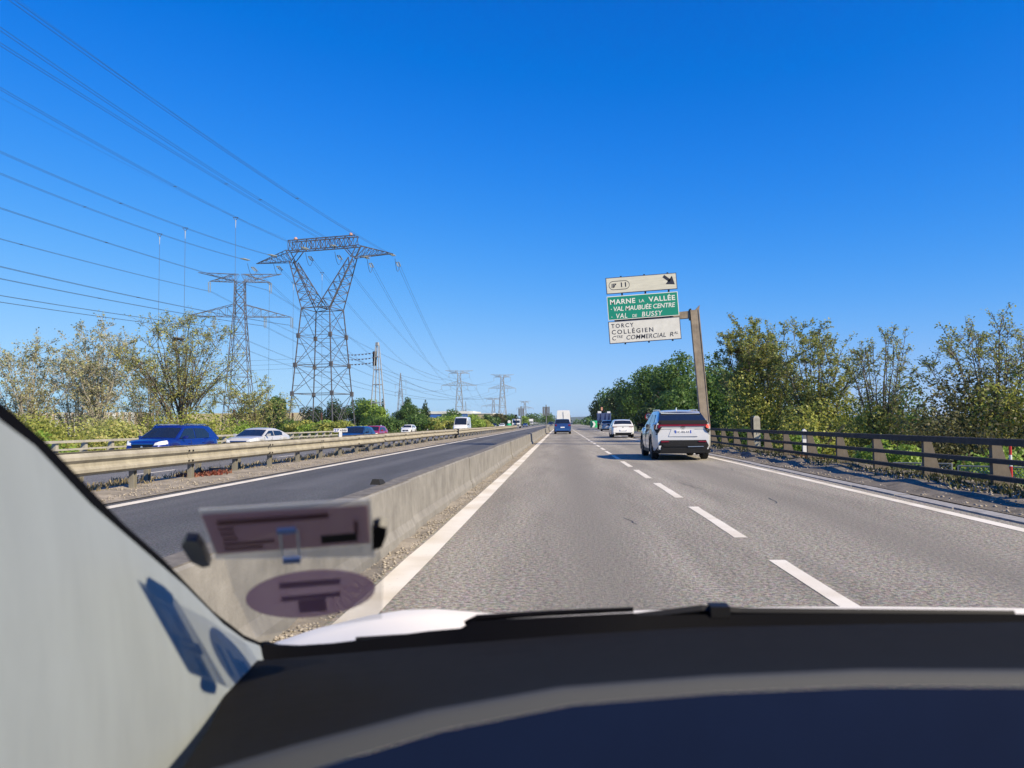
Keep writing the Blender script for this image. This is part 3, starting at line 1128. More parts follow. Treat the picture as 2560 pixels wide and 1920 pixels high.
    def doors(s, ys_, handles=True):
        for sd in (-1, 1):
            for y in ys_:
                zt = interp(s.top_pl, y)
                pts = [(sd * s.w * f, y, s.clear + (zt - s.clear) * t) for f, t in ((.975, .14), (.993, .25), (1.001, .45), (.991, .66), (.966, .86), (.93, .93))]
                MB().path(pts, .007, 4).build('door_gap', 'dark_trim', s.root)
            if handles:
                for y in ys_[:-1]:
                    z = s.clear + (interp(s.top_pl, y) - s.clear) * .74
                    MB().box(sd * s.w * .984 - .02, sd * s.w * .984 + .02, y + .06, y + .24, z, z + .025).build('door_handle', s.paint, s.root)
            MB().box(sd * s.w * .95 - .03, sd * s.w * .95 + .03, s.yw[0] + s.wr + .06, s.yw[1] - s.wr - .06, s.clear - .01, s.clear + .09).build('sill', 'dark_trim', s.root)

    def mirror(s, side, y, z, m, cap=None):
        x = side * (s.w * .94)
        mb = MB().loft([[(x, y - .03, z - .05), (x, y + .03, z - .05), (x, y + .03, z - .01), (x, y - .03, z - .01)],
                        [(x + side * .08, y - .04, z - .04), (x + side * .08, y + .05, z - .05), (x + side * .08, y + .05, z + .07), (x + side * .08, y - .04, z + .08)],
                        [(x + side * .24, y - .02, z - .02), (x + side * .24, y + .04, z - .03), (x + side * .24, y + .04, z + .09), (x + side * .24, y - .02, z + .09)]])
        return fix_normals(mb.build('mirror', m, s.root, smooth=50))

    def wipe(s, name, m, pts, r, parent=None):
        return MB().path(pts, r, 5).build(name, m, parent or s.root)


def plate(car, end, z, text=None, w=.52, h=.11):
    sg = -1 if end == 'rear' else 1
    y = car.end_y(0, z + h / 2, end) + sg * .022
    a, b = sorted((y, y - sg * .03))
    p = MB().box(-w / 2, w / 2, a, b, z, z + h).build('number_plate', 'plate_white', car.root)
    f = y + sg * .002
    for x0 in (-w / 2, w / 2 - .045):
        aa, bb = sorted((f, f - sg * .004))
        MB().box(x0 + .001, x0 + .044, aa, bb, z + .001, z + h - .001).build('plate_band', 'plate_blue', p)
    if text:
        text_obj('plate_lettering', text, 'plate_text', p, (-w / 2 + .06, f - .002, z + .022), w - .12, h - .044)
    return p


def hatch_profile(L, H, belt, hood=.78, cowl=.95, nose=.66, tail=.95, wind=(.24, .04), rear=(.10, .015), roof_r=None):
    """top line and roof line of a two-box car; fractions of the length measured from each end"""
    h = L / 2
    yc, yf = h - L * wind[0], h - L * wind[0] - L * .17
    yr0, yr1 = -h + L * rear[1], -h + L * rear[0]
    top = [(-h, tail - .10), (-h + .06, tail - .03), (-h + .2, tail), (yc - .1, belt), (yc, cowl), (h - .55, hood), (h - .18, hood - .06), (h, nose)]
    rr = H - .10 if roof_r is None else roof_r
    roof = [(yr0, tail - .04), (yr1, rr), (yr1 + L * .12, H - .035), ((yr1 + yf) / 2 + .1, H - .024), (yf + .25, H - .045), (yf, H - .10), (yc + .05, cowl - .03)]
    return top, roof, yc, yf, yr0, yr1


def mat_paint(name, col, metal=0.0, rough=.35):
    return mat(name, col, rough=rough, metal=metal, coat=1.0, var=.03, scale=2)


mat_paint('paint_silver', (0.55, 0.545, 0.53), 0.15, .36)
mat_paint('paint_white', (0.70, 0.70, 0.69))
mat_paint('paint_greige', (0.36, 0.35, 0.34), 0.4)
mat_paint('paint_blue_mpv', (0.018, 0.055, 0.19), 0.3)
mat_paint('paint_blue_suv', (0.006, 0.020, 0.19), 0.25)
mat_paint('paint_navy', (0.010, 0.020, 0.07), 0.3)
mat_paint('paint_red', (0.30, 0.012, 0.02), 0.1)
mat_paint('paint_black', (0.012, 0.012, 0.016), 0.1)
mat_paint('paint_blue_truck', (0.045, 0.075, 0.20), 0.0, .5)
mat_paint('paint_green', (0.02, 0.23, 0.11), 0.0, .5)


def side_windows(car, yc, yf, yr0, yr1, H, belt, split=(.52,), tailcut=.3, dark='car_glass'):
    y_front, y_back = yc - .22, yr1 + tailcut
    ztop = H - .155
    ym = y_front + (y_back - y_front) * split[0]
    for sd in (-1, 1):
        car.side_window(sd, [(y_front, belt + .03), (yf - .06, ztop), (ym + .03, ztop + .005), (ym + .03, belt + .03)], m=dark)
        car.side_window(sd, [(ym - .05, belt + .035), (ym - .05, ztop + .005), (y_back + .28, ztop - .015), (y_back, belt + .22), (y_back + .05, belt + .05)], m=dark)


# --- silver electric crossover close ahead in the right lane
L, H, belt = 4.69, 1.63, 1.04
top, roof, yc, yf, yr0, yr1 = hatch_profile(L, H, belt, hood=.95, cowl=1.06, nose=.74, tail=1.25, wind=(.25, .04), rear=(.15, .022), roof_r=1.53)
c = Car('silver_crossover', 'silver crossover with black bumper and full width red light bar nearest ahead on the right', 'car', None, (3.86, 27.05, 0), 0, 'paint_silver', L, 1.86, H, wr=.36, clear=.24,
        top=top, roof=roof, belt=belt, tumble=.70, lean_r=.16, lean_f=.14, plan_r=.14, arch_trim=True)
c.screen('rear_window', yr0 + .04, yr1 - .02, .96)
c.screen('windscreen', yf + .05, yc - .02)
side_windows(c, yc, yf, yr0, yr1, H, belt)
lb = c.patch('light_bar', 'tail_red', [(-.90, 1.085), (.90, 1.085), (.82, 1.15), (-.82, 1.15)], off=.07, nx=16)
c.patch('bar_dark_strip', 'dark_trim', [(-.82, 1.15), (.82, 1.15), (.74, 1.27), (-.74, 1.27)], off=.085, nx=14, depth=.18)  # dark strip between the red bar and the rear window
for sd in (-1, 1):
    c.patch('tail_light', 'tail_red' if sd < 0 else 'tail_bright', [(sd * .925, .98), (sd * .72, 1.04), (sd * .72, 1.12), (sd * .91, 1.15)], off=.08, nx=6)
    c.patch('black_blade', 'dark_trim', [(sd * .932, .70), (sd * .89, .70), (sd * .66, 1.06), (sd * .92, 1.06)], off=.05, nx=6)
    c.patch('reflector', 'tail_red', [(sd * .70, .575), (sd * .46, .585), (sd * .46, .62), (sd * .72, .62)], off=.062, nx=3)
c.patch('rear_bumper', 'dark_trim', [(-.90, .24), (.90, .24), (.70, .645), (-.70, .645)], off=.036, nx=12)
c.patch('bumper_lip', 'dark_trim', [(-.62, .44), (.62, .44), (.60, .48), (-.60, .48)], off=.062, nx=10)
c.patch('skid_plate', 'rim', [(.12, .425), (.62, .43), (.60, .455), (.13, .45)], off=.070, nx=4)
c.patch('plate_recess', 'paint_silver', [(-.46, .76), (.46, .76), (.36, .99), (-.36, .99)], off=.014, nx=4)
plate(c, 'rear', .845, 'HC-006-KR')
yb = c.end_y(0, 1.03, 'rear') - .02
bd = MB()
for rx, rz in ((.075, .048), (.022, .046), (.055, .018)):
    bd.path([(rx * math.cos(a), yb, 1.035 + (.012 if rz < .02 else 0) + rz * math.sin(a)) for a in np.linspace(0, 2 * math.pi, 17)], .009, 4)
bd.build('badge', 'grille', c.root)
MB().loft([[(-.62, yr1 - .16, 1.485), (.62, yr1 - .16, 1.485), (.62, yr1 - .16, 1.50), (-.62, yr1 - .16, 1.50)], [(-.64, yr1 + .12, 1.50), (.64, yr1 + .12, 1.50), (.64, yr1 + .12, 1.56), (-.64, yr1 + .12, 1.56)]]).build('spoiler', 'paint_silver', c.root)
MB().loft([[(-.02, .0 - .95, 1.60), (.02, -.95, 1.60), (.02, -.70, 1.60), (-.02, -.70, 1.60)], [(-.006, -.97, 1.70), (.006, -.97, 1.70), (.006, -.90, 1.70), (-.006, -.90, 1.70)]]).build('antenna_fin', 'paint_white', c.root)
for sd in (-1, 1):
    MB().path([(sd * .60, -1.45, 1.55), (sd * .61, -1.3, 1.615), (sd * .61, .2, 1.635), (sd * .60, .4, 1.60)], .018, 5).build('roof_rail', 'paint_silver', c.root)
    c.mirror(sd, yc - .42, 1.10, 'dark_trim')
MB().box(.50, .72, -1.75, -1.5, .16, .30).build('silencer', 'dark_trim', c.root)

c.doors((-.95, .15, 1.12))

# --- white hatchback in the right lane
L, H, belt = 4.05, 1.44, .92
top, roof, yc, yf, yr0, yr1 = hatch_profile(L, H, belt, hood=.84, cowl=.95, tail=1.0, rear=(.14, .02), roof_r=1.34)
c = Car('white_hatchback', 'white hatchback with black lower bumper on the exit lane ahead of the silver crossover', 'car', None, (4.85, 63.0, 0), 0, 'paint_white', L, 1.79, H, wr=.315, clear=.19, top=top, roof=roof, belt=belt, tumble=.72, lean_r=.12)
c.screen('rear_window', yr0 + .10, yr1 - .03, .90)
c.screen('windscreen', yf + .05, yc - .02)
side_windows(c, yc, yf, yr0, yr1, H, belt)
for sd in (-1, 1):
    c.patch('tail_light', 'tail_red', [(sd * .86, .80), (sd * .46, .83), (sd * .46, .87), (sd * .84, .93)], off=.016)
    c.patch('bumper_vent', 'dark_trim', [(sd * .84, .46), (sd * .74, .46), (sd * .76, .60), (sd * .83, .60)], off=.014)
    c.mirror(sd, yc - .4, .98, 'dark_trim')
c.patch('rear_bumper', 'dark_trim', [(-.82, .22), (.82, .22), (.74, .40), (-.74, .40)], off=.02)
plate(c, 'rear', .50)
MB().lathe([(0, -.012), (.05, -.008), (.05, .008), (0, .012)], (0, c.end_y(0, .82, 'rear') - .012, .82), 'y', 4).build('badge', 'grille', c.root)

# --- greige car on the exit lane
L, H, belt = 4.2, 1.50, .95
top, roof, yc, yf, yr0, yr1 = hatch_profile(L, H, belt, hood=.86, cowl=.98, tail=1.0, rear=(.12, .02), roof_r=1.42)
c = Car('grey_hatchback', 'grey beige hatchback close behind the blue tipper lorry on the exit lane', 'car', None, (6.35, 107.5, 0), R(-2), 'paint_greige', L, 1.78, H, wr=.32, clear=.19, top=top, roof=roof, belt=belt, tumble=.74, lean_r=.10)
c.screen('rear_window', yr0 + .08, yr1 - .03, .90)
side_windows(c, yc, yf, yr0, yr1, H, belt)
for sd in (-1, 1):
    c.patch('tail_light', 'tail_red', [(sd * .86, .72), (sd * .66, .72), (sd * .68, .98), (sd * .82, .98)], off=.016)
    c.mirror(sd, yc - .4, 1.02, 'paint_greige')
c.patch('bumper_strip', 'dark_trim', [(-.84, .24), (.84, .24), (.84, .34), (-.84, .34)], off=.016)
plate(c, 'rear', .60)

# --- blue people carrier ahead in our lane
L, H, belt = 4.6, 1.62, 1.02
top, roof, yc, yf, yr0, yr1 = hatch_profile(L, H, belt, hood=.95, cowl=1.08, tail=1.08, wind=(.17, .04), rear=(.10, .015), roof_r=1.56)
c = Car('blue_people_carrier', 'dark blue people carrier straight ahead in our lane', 'car', None, (0.14, 84.2, 0), 0, 'paint_blue_mpv', L, 1.83, H, wr=.335, clear=.2, top=top, roof=roof, belt=belt, tumble=.76, lean_r=.08, plan_r=.12)
c.screen('rear_window', yr0 + .04, yr1 - .01, .93)
side_windows(c, yc, yf, yr0, yr1, H, belt)
for sd in (-1, 1):
    c.patch('tail_light', 'tail_red', [(sd * .90, .82), (sd * .60, .86), (sd * .62, 1.02), (sd * .88, 1.10)], off=.02)
    c.mirror(sd, yc - .5, 1.10, 'paint_blue_mpv')
    for yy, zz in ((-1.0, 1.10),):
        MB().lathe([(0, -.13), (.12, -.13), (.13, .1), (.05, .14)], (sd * .38, .3, 1.28), 'z', 8).build('headrest', 'seat_dark', c.root)
c.patch('bumper_strip', 'dark_trim', [(-.84, .22), (.84, .22), (.82, .34), (-.82, .34)], off=.016)
c.patch('chrome_strip', 'chrome', [(-.84, .50), (.84, .50), (.84, .525), (-.84, .525)], off=.02)
plate(c, 'rear', .66)
MB().prism([(-.05, .90), (0, .945), (.05, .90), (0, .925)], 'y', c.end_y(0, .92, 'rear') - .03, c.end_y(0, .92, 'rear')).build('badge', 'chrome', c.root)


# --- vans
def van(name, label, loc, rz, paint, L=5.6, W=2.05, H=2.52, face='rear'):
    h = L / 2
    top = [(-h, 1.28), (-h + .1, 1.30), (h - 1.0, 1.30), (h - .75, 1.28), (h - .25, 1.08), (h, .80)]
    roof = [(-h + .02, 1.26), (-h + .10, H - .08), (-h + .35, H - .03), (h - 2.2, H - .03), (h - 1.75, H - .16), (h - .78, 1.27)]
    c = Car(name, label, 'van', None, loc, rz, paint, L, W, H, wr=.35, clear=.22, wb=(.26, .22), top=top, roof=roof, belt=1.28, tumble=.84, lean_r=.0, lean_f=.16, plan_r=.04, plan_f=.16)
    c.screen('windscreen', h - 1.72, h - .86, .93)
    for sd in (-1, 1):
        c.side_window(sd, [(h - 1.15, 1.33), (h - 1.65, 1.95), (h - 2.0, 1.95), (h - 2.0, 1.33)])
        c.mirror(sd, h - 1.15, 1.42, 'dark_trim')
        c.patch('headlight', 'headlight', [(sd * .95, .86), (sd * .68, .76), (sd * .70, .92), (sd * .93, 1.06)], 'front', .016)
        MB().box(sd * 1.0 - .02, sd * 1.0 + .02, -.2, -.18, .4, 2.2).build('door_seam', 'dark_trim', c.root)
    c.patch('grille', 'grille', [(-.52, .56), (.52, .56), (.66, .78), (-.66, .78)], 'front', .03)
    c.patch('bumper', 'dark_trim', [(-.86, .24), (.86, .24), (.84, .40), (-.84, .40)], 'front', .02)
    MB().prism([(-.09, .80), (0, .90), (.09, .80), (0, .70)], 'y', c.end_y(0, .8, 'front'), c.end_y(0, .8, 'front') + .04).build('badge', 'chrome', c.root)
    MB().box(-.006, .006, -h - .012, -h + .05, .5, H - .25).build('rear_door_seam', 'dark_trim', c.root)
    for sd in (-1, 1):
        c.patch('tail_light', 'tail_red', [(sd * .99, .9), (sd * .93, .9), (sd * .93, 1.25), (sd * .985, 1.25)], off=.016)
    return c


van('white_van', 'tall white panel van hidden behind the blue people carrier ahead', (0.32, 108.0, 0), 0, 'paint_white', H=2.95, W=2.05)
van('white_van', 'white panel van with black mirrors oncoming on the opposite carriageway', (-14.2, 110.0, -0.35), math.pi, 'paint_white', H=2.5)


# --- oncoming cars
def oncoming(name, label, x, y, paint, kind, rz=0.0):
    suv = kind == 'suv'
    L, W, H, belt = {'suv': (4.45, 1.84, 1.63, 1.02), 'sedan': (4.7, 1.85, 1.44, .95), 'hatch': (4.15, 1.76, 1.45, .93), 'small': (3.75, 1.66, 1.46, .93)}[kind]
    if kind == 'sedan':
        h = L / 2
        top = [(-h, .92), (-h + .06, 1.0), (-h + .5, 1.02), (h - 1.35, .97), (h - 1.2, .98), (h - .55, .92), (h - .16, .87), (h, .72)]
        roof = [(-h + .35, .98), (-h + 1.0, 1.24), (-h + 1.7, 1.39), (-.1, 1.42), (h - 2.1, 1.37), (h - 1.16, .95)]
        yc, yf, yr0, yr1 = h - 1.16, h - 2.0, -h + .35, -h + 1.05
    else:
        top, roof, yc, yf, yr0, yr1 = hatch_profile(L, H, belt, hood=1.03 if suv else .88, cowl=1.06 if suv else .97, nose=.88 if suv else .70, tail=1.08 if suv else 1.0, rear=(.13, .02))
    c = Car(name, label, 'car', 'oncoming cars on the opposite carriageway', (x, y, -0.35), math.pi + rz, paint, L, W, H, wr=.345 if suv else .32, clear=.21 if suv else .17, top=top, roof=roof, belt=belt, tumble=.74,
            arch_trim=suv)
    c.screen('windscreen', yf + .05, yc - .03, .92)
    if y < 70:
        c.doors((-.95, .12, 1.0))
    c.screen('rear_window', yr0 + .05, yr1 - .03, .90)
    side_windows(c, yc, yf, yr0, yr1, H if kind != 'sedan' else 1.42, belt, tailcut=.25 if kind != 'sedan' else .05)
    zl = .84 if suv else (.70 if kind == 'sedan' else .64)
    for sd in (-1, 1):
        c.patch('headlight', 'headlight', [(sd * .86, zl), (sd * .50, zl - .03), (sd * .54, zl + .07), (sd * .84, zl + .16)], 'front', .016)
        c.mirror(sd, yc - .42, belt + .07, paint)
        c.patch('fog_lamp', 'headlight', [(sd * .72, .36), (sd * .60, .36), (sd * .60, .42), (sd * .72, .42)], 'front', .02)
        if suv:
            MB().path([(sd * .62, -1.6, 1.56), (sd * .63, -1.4, 1.63), (sd * .64, .1, 1.65), (sd * .62, .45, 1.58)], .02, 5).build('roof_rail', 'chrome', c.root)
    gw = .46
    g = c.patch('grille', 'grille', [(-gw + .06, .46), (gw - .06, .46), (gw, zl + .02), (-gw, zl + .02)], 'front', .02)
    c.patch('grille_trim', 'chrome', [(-gw - .02, zl + .02), (gw + .02, zl + .02), (gw + .03, zl + .04), (-gw - .03, zl + .04)], 'front', .028)
    MB().lathe([(0, -.01), (.055, -.008), (.055, .012), (0, .016)], (0, c.end_y(0, zl - .1, 'front') + .025, zl - .1), 'y', 6).build('badge', 'chrome', c.root)
    c.patch('lower_bumper', 'dark_trim', [(-.74, .22), (.74, .22), (.70, .34), (-.70, .34)], 'front', .018)
    plate(c, 'front', .38)
    MB().lathe([(0, -.15), (.18, -.12), (.2, .1), (.08, .34), (0, .36)], (.34, -.1, belt + .08), 'z', 10).build('driver_silhouette', 'seat_dark', c.root)
    return c


oncoming('blue_suv', 'bright blue SUV with silver roof rails nearest on the opposite carriageway', -16.5, 31.9, 'paint_blue_suv', 'suv', R(-5))
oncoming('silver_sedan', 'pale silver sedan with black grille behind the blue SUV', -17.2, 42.9, 'paint_silver', 'sedan', R(-6))
oncoming('navy_hatchback', 'navy hatchback behind the white kilometre marker plate', -14.4, 53.5, 'paint_navy', 'hatch', R(-2))
oncoming('red_hatchback', 'small red hatchback beside the navy one', -17.0, 69.0, 'paint_red', 'hatch', R(-2))
oncoming('white_small_car', 'small white car below the back of a triangular sign on the slip road', -23.6, 118.0, 'paint_white', 'small', R(-4))
oncoming('dark_car', 'dark car in the distance left of a white one near the brown hedge', -20.8, 238.0, 'paint_black', 'hatch')
oncoming('pale_car', 'distant white car beside the dark one near the brown hedge', -18.7, 243.0, 'paint_white', 'hatch')
oncoming('blue_car', 'distant blue car right of the white lorry', -13.6, 292.0, 'paint_blue_mpv', 'hatch')
fc = oncoming('black_car', 'tiny dark car far ahead beside the end of the concrete barrier', -3.2, 240.0, 'paint_black', 'hatch')
fc.root['group'] = 'cars far ahead'
fc.root.location.z = 0
fc = oncoming('far_white_car', 'tiny white car far ahead left of the people carrier', -1.0, 262.0, 'paint_white', 'hatch')
fc.root['group'] = 'cars far ahead'
fc.root.location.z = 0


# --- lorries
def truck_wheels(root, xs_, ys_, r=.48):
    me, me2 = wheel_mesh(r, .3)
    for x in xs_:
        for y in ys_:
            w = add_obj('wheel', me, root)
            w.location = (x, y, r)
            add_obj('rim', me2, w)


mat('paint_orange', (0.60, 0.30, 0.20), rough=.5)
t = empty('blue_tipper_lorry', (7.5, 136, 0), R(-3), 'blue tipper lorry with a folded loading crane on the exit lane under the trees', 'lorry')
fix_normals(MB().loft([[(-1.2, -3.4, 1.5), (1.2, -3.4, 1.5), (1.25, -3.5, 2.75), (-1.25, -3.5, 2.75)], [(-1.2, 1.6, 1.5), (1.2, 1.6, 1.5), (1.25, 1.6, 2.75), (-1.25, 1.6, 2.75)]]).build('tipper_body', 'paint_blue_truck', t))
for x in (-1.05, -.4, .4, 1.05):
    MB().box(x - .05, x + .05, -3.62, -3.50, 1.5, 2.75).build('body_rib', 'paint_blue_truck', t)
MB().box(-1.05, -.45, -3.2, 1.2, 2.76, 3.1).build('white_load', 'plate_white', t)
MB().box(.55, 1.1, -3.2, 1.2, 2.76, 3.05).build('white_load', 'plate_white', t)
MB().box(-1.2, 1.2, 1.9, 4.0, .9, 2.9).build('cab', 'paint_blue_truck', t)
MB().box(-.45, .45, -3.3, 3.6, .8, 1.3).build('chassis', 'dark_trim', t)
MB().tube((-.15, 1.7, 1.4), (-.15, 1.7, 3.5), .16, .13).tube((-.15, 1.7, 3.4), (.3, -1.0, 3.2), .13, .1).tube((-.2, 1.6, 3.3), (-.35, .9, 4.0), .13, .16).build('crane', 'dark_trim', t)
MB().box(-.5, -.2, .6, 1.0, 3.3, 3.85).build('crane_head', 'paint_orange', t)
MB().box(-1.18, 1.18, -3.5, -3.4, .72, .86).build('rear_bar', 'dark_trim', t)
for sd in (-1, 1):
    MB().box(sd * 1.0 - .14, sd * 1.0 + .14, -3.56, -3.5, .9, 1.02).build('tail_light', 'tail_red', t)
truck_wheels(t, (-1.0, 1.0), (-2.4, -1.2, 2.9), .5)


def lorry(name, label, loc, box_m, H=3.4, crane=False, W=2.4):
    t = empty(name, loc, math.pi, label, 'lorry', None)
    fix_normals(MB().loft([[(-W / 2, 1.9, .7), (W / 2, 1.9, .7), (W / 2, 1.9, 2.75), (-W / 2, 1.9, 2.75)], [(-W / 2, 3.9, .6), (W / 2, 3.9, .6), (W / 2, 3.6, 2.6), (-W / 2, 3.6, 2.6)]]).build('cab', 'paint_white', t))
    MB().quad((-W * .44, 3.80, 1.55), (W * .44, 3.80, 1.55), (W * .43, 3.66, 2.3), (-W * .43, 3.66, 2.3)).build('windscreen', 'car_glass', t)
    MB().box(-W * .42, W * .42, 3.9, 3.96, .75, 1.1).build('grille', 'grille', t)
    for sd in (-1, 1):
        MB().box(sd * W * .5 - .05, sd * W * .5 + .18 * sd, 3.5, 3.6, 1.6, 2.2).build('mirror', 'dark_trim', t)
        MB().box(sd * W * .36 - .15, sd * W * .36 + .15, 3.9, 3.96, .62, .78).build('headlight', 'headlight', t)
    MB().box(-W / 2 - .02, W / 2 + .02, -3.9, 1.7, 1.0, H).build('cargo_box', box_m, t)
    if crane:
        MB().tube((0, 4.05, .8), (.05, 4.1, 3.7), .14).box(-.3, .35, 3.9, 4.4, 3.4, 4.0).build('crane', 'dark_trim', t)
    truck_wheels(t, (-W * .4, W * .4), (-2.6, 2.8), .48)
    return t


lorry('white_crane_lorry', 'white lorry with a black crane column in front, oncoming far off', (-13.2, 230, -.35), 'paint_black', 2.9, True)
lorry('white_box_lorry', 'white box lorry oncoming far off, left of its twin', (-16.4, 420, -.35), 'paint_white', 3.6)
lorry('white_box_lorry', 'second white box lorry oncoming far off, right of its twin', (-17.7, 550, -.35), 'paint_white', 3.6)

slab('slip_road', 'asphalt_far', [(-27.0, -0.42), (-18.3, -0.38), (-18.3, -0.8), (-27.0, -1.0)], 66, 420)
fix_normals(tag(MB().loft([[(-18.3, 64.5, -.36), (-27.2, 64.5, -.40), (-27.2, 64.5, -1.4), (-18.3, 64.5, -1.4)], [(-18.3, 66, -.36), (-27.2, 66, -.40), (-27.2, 66, -1.4), (-18.3, 66, -1.4)]]).build('slip_road_edge', 'gutter'), kind='structure'))

# ---------------------------------------------------------------- cantilever direction sign
mat('sign_white', (0.62, 0.61, 0.57), rough=.5, var=.06, scale=3)
mat('sign_cream', (0.58, 0.56, 0.47), rough=.5, var=.08, scale=3, stretch=(0.4, 1, 3))
mat('sign_green', (0.0, 0.22, 0.145), rough=.45, var=.05, scale=2)
mat('sign_ink', (0.012, 0.014, 0.03), rough=.5)
mat('sign_edge', (0.035, 0.05, 0.11), rough=.5)
mat('sign_letter', (0.70, 0.70, 0.66), rough=.5)
mat('sign_back', (0.16, 0.165, 0.17), rough=.5, metal=.3, var=.15, scale=2)
GY_ = 40.0
gan = empty('sign_gantry', (7.45, GY_, -0.4), 0, 'brown steel cantilever post carrying three motorway direction panels over the right lane', 'sign gantry')
LEAN = R(-4.0)


def GL(x, z):
    """local position on the leaning post frame"""
    return x, z


pm = MB()
h0, h1 = 0.0, 7.45
lean = -math.tan(R(4.2))
sec = lambda z, w, d: [(lean * z - w / 2, -d / 2, z), (lean * z + w / 2, -d / 2, z), (lean * z + w / 2, d / 2, z), (lean * z - w / 2, d / 2, z)]
pm.loft([sec(0, .44, .5), sec(7.35, .40, .40)])
post = fix_normals(pm.build('post', 'gantry_steel', gan))
fl = MB()
for sx in (-.205, .205):
    fl.loft([[(lean * z + sx - .022, -.27 * (1 - .02 * z), z), (lean * z + sx + .022, -.27 * (1 - .02 * z), z), (lean * z + sx + .022, -.2, z), (lean * z + sx - .022, -.2, z)] for z in (0.0, 7.35)])
fix_normals(fl.build('post_flange', 'gantry_steel', post))
MB().box(-.5, .5, -.5, .5, -.3, .06).build('base_plate', 'gantry_steel', gan)
xt = lean * 7.1
fix_normals(MB().loft([[(xt + .22, -.2, 7.36), (xt - .22, -.2, 7.34), (xt - .22, .2, 7.34), (xt + .22, .2, 7.36)], [(xt + .25, -.2, 7.60), (xt + .02, -.2, 7.36), (xt + .02, .2, 7.36), (xt + .25, .2, 7.60)]]).build('cap_plate', 'gantry_steel', gan))
fix_normals(MB().loft([[(xt - .2, -.15, 6.95), (xt - .2, .15, 6.95), (xt - .2, .15, 7.32), (xt - .2, -.15, 7.32)], [(-4.62, -.12, 6.72), (-4.62, .12, 6.72), (-4.62, .12, 6.98), (-4.62, -.12, 6.98)]]).build('arm', 'gantry_steel', gan))
fix_normals(MB().loft([[(xt - .26, -.22, 6.86), (xt - .26, .22, 6.86), (xt - .26, .22, 7.42), (xt - .26, -.22, 7.42)], [(xt - .19, -.22, 6.86), (xt - .19, .22, 6.86), (xt - .19, .22, 7.42), (xt - .19, -.22, 7.42)]]).build('joint_flange', 'dark_trim', gan))
MB().box(-4.4, -1.5, .14, .22, 6.55, 6.70).build('cable_tray', 'dark_trim', gan)


def panel(name, mat_face, mat_edge, cx, cz, w, h, rot=R(-3.3)):
    """flat panel box, local frame: x right, z up, face towards -y"""
    o = MB().box(-w / 2, w / 2, -.02, .04, -h / 2, h / 2).build(name, mat_edge, gan)
    o.location = (cx, -.36, cz)
    o.rotation_euler = (0, rot, 0)
    MB().box(-w / 2 + .035, w / 2 - .035, -.026, -.01, -h / 2 + .035, h / 2 - .035).build('face', mat_face, o)
    br = MB()
    for x in (-w * .28, w * .05, w * .38):
        br.box(x - .04, x + .04, .04, .12, -h / 2 - .06, h / 2 + .06)
    br.build('bracket', 'dark_trim', o)
    return o


ZP = .002508    # metres per enlarged pixel of the photograph's sign


def put(o, w, h, body, m, x, y_top, tw, th, **kw):
    """x, y_top: upper left of the lettering measured from the panel's upper left"""
    return text_obj('lettering', body, m, o, (-w / 2 + x * ZP, -.0305, h / 2 - (y_top + th) * ZP), tw * ZP, th * ZP, **kw)


gxo, gzo = 7.45, -0.4
# exit number panel
w, h = 3.62, .845
p = panel('exit_panel', 'sign_cream', 'sign_edge', 4.20 - gxo, 8.34 - gzo, w, h)
ring = []
n = 10
cxl, czl, rx, rz = -w / 2 + 258 * ZP, 0.0, 100 * ZP, 88 * ZP
out, inn = [], []
for k in range(2 * n):
    a = -math.pi / 2 + math.pi * (k if k < n else k) / (n - .5) if False else None
xa, xb = -w / 2 + 150 * ZP, -w / 2 + 390 * ZP
rr = 92 * ZP
pts = [(xb + rr * math.cos(a), rr * math.sin(a)) for a in np.linspace(-math.pi / 2, math.pi / 2, 12)] + [(xa + rr * math.cos(a), rr * math.sin(a)) for a in np.linspace(math.pi / 2, 3 * math.pi / 2, 12)]
pts2 = [((x - (xa + xb) / 2) * .965 + (xa + xb) / 2, z * .88) for x, z in pts]
mb = MB()
for i in range(len(pts)):
    j = (i + 1) % len(pts)
    mb.quad((pts[i][0], -.0305, pts[i][1]), (pts[j][0], -.0305, pts[j][1]), (pts2[j][0], -.0305, pts2[j][1]), (pts2[i][0], -.0305, pts2[i][1]))
mb.build('number_frame', 'sign_ink', p)
put(p, w, h, '11', 'sign_ink', 305, 115, 105, 95, bold=.02)
ic = MB()
X0 = -w / 2 + 112 * ZP
ic.quad((X0, -.0305, -.12), (X0 + .045, -.0305, -.12), (X0 + .060, -.0305, .10), (X0 + .015, -.0305, .10))
ic.quad((X0 + .075, -.0305, -.12), (X0 + .12, -.0305, -.12), (X0 + .135, -.0305, .10), (X0 + .09, -.0305, .10))
ic.quad((X0 + .085, -.0305, -.12), (X0 + .13, -.0305, -.12), (X0 + .21, -.0305, .05), (X0 + .165, -.0305, .06))
ic.poly([(X0 + .13, -.0305, .10), (X0 + .25, -.0305, .10), (X0 + .23, -.0305, .01)])
ic.build('exit_symbol', 'sign_ink', p)
ar = MB()
ax, az = w / 2 - 190 * ZP, 70 * ZP
u, v = Vector((.76, -.65)), Vector((.65, .76))
P0 = Vector((w / 2 - 265 * ZP, 118 * ZP))
def arr(a, b):
    q = P0 + u * a + v * b
    return (q.x, -.0305, q.y)
ar.poly([arr(0, -.075), arr(.42, -.075), arr(.42, .075), arr(0, .075)])
ar.poly([arr(.34, -.27), arr(.72, 0), arr(.34, .27)])
ar.build('arrow', 'sign_ink', p)
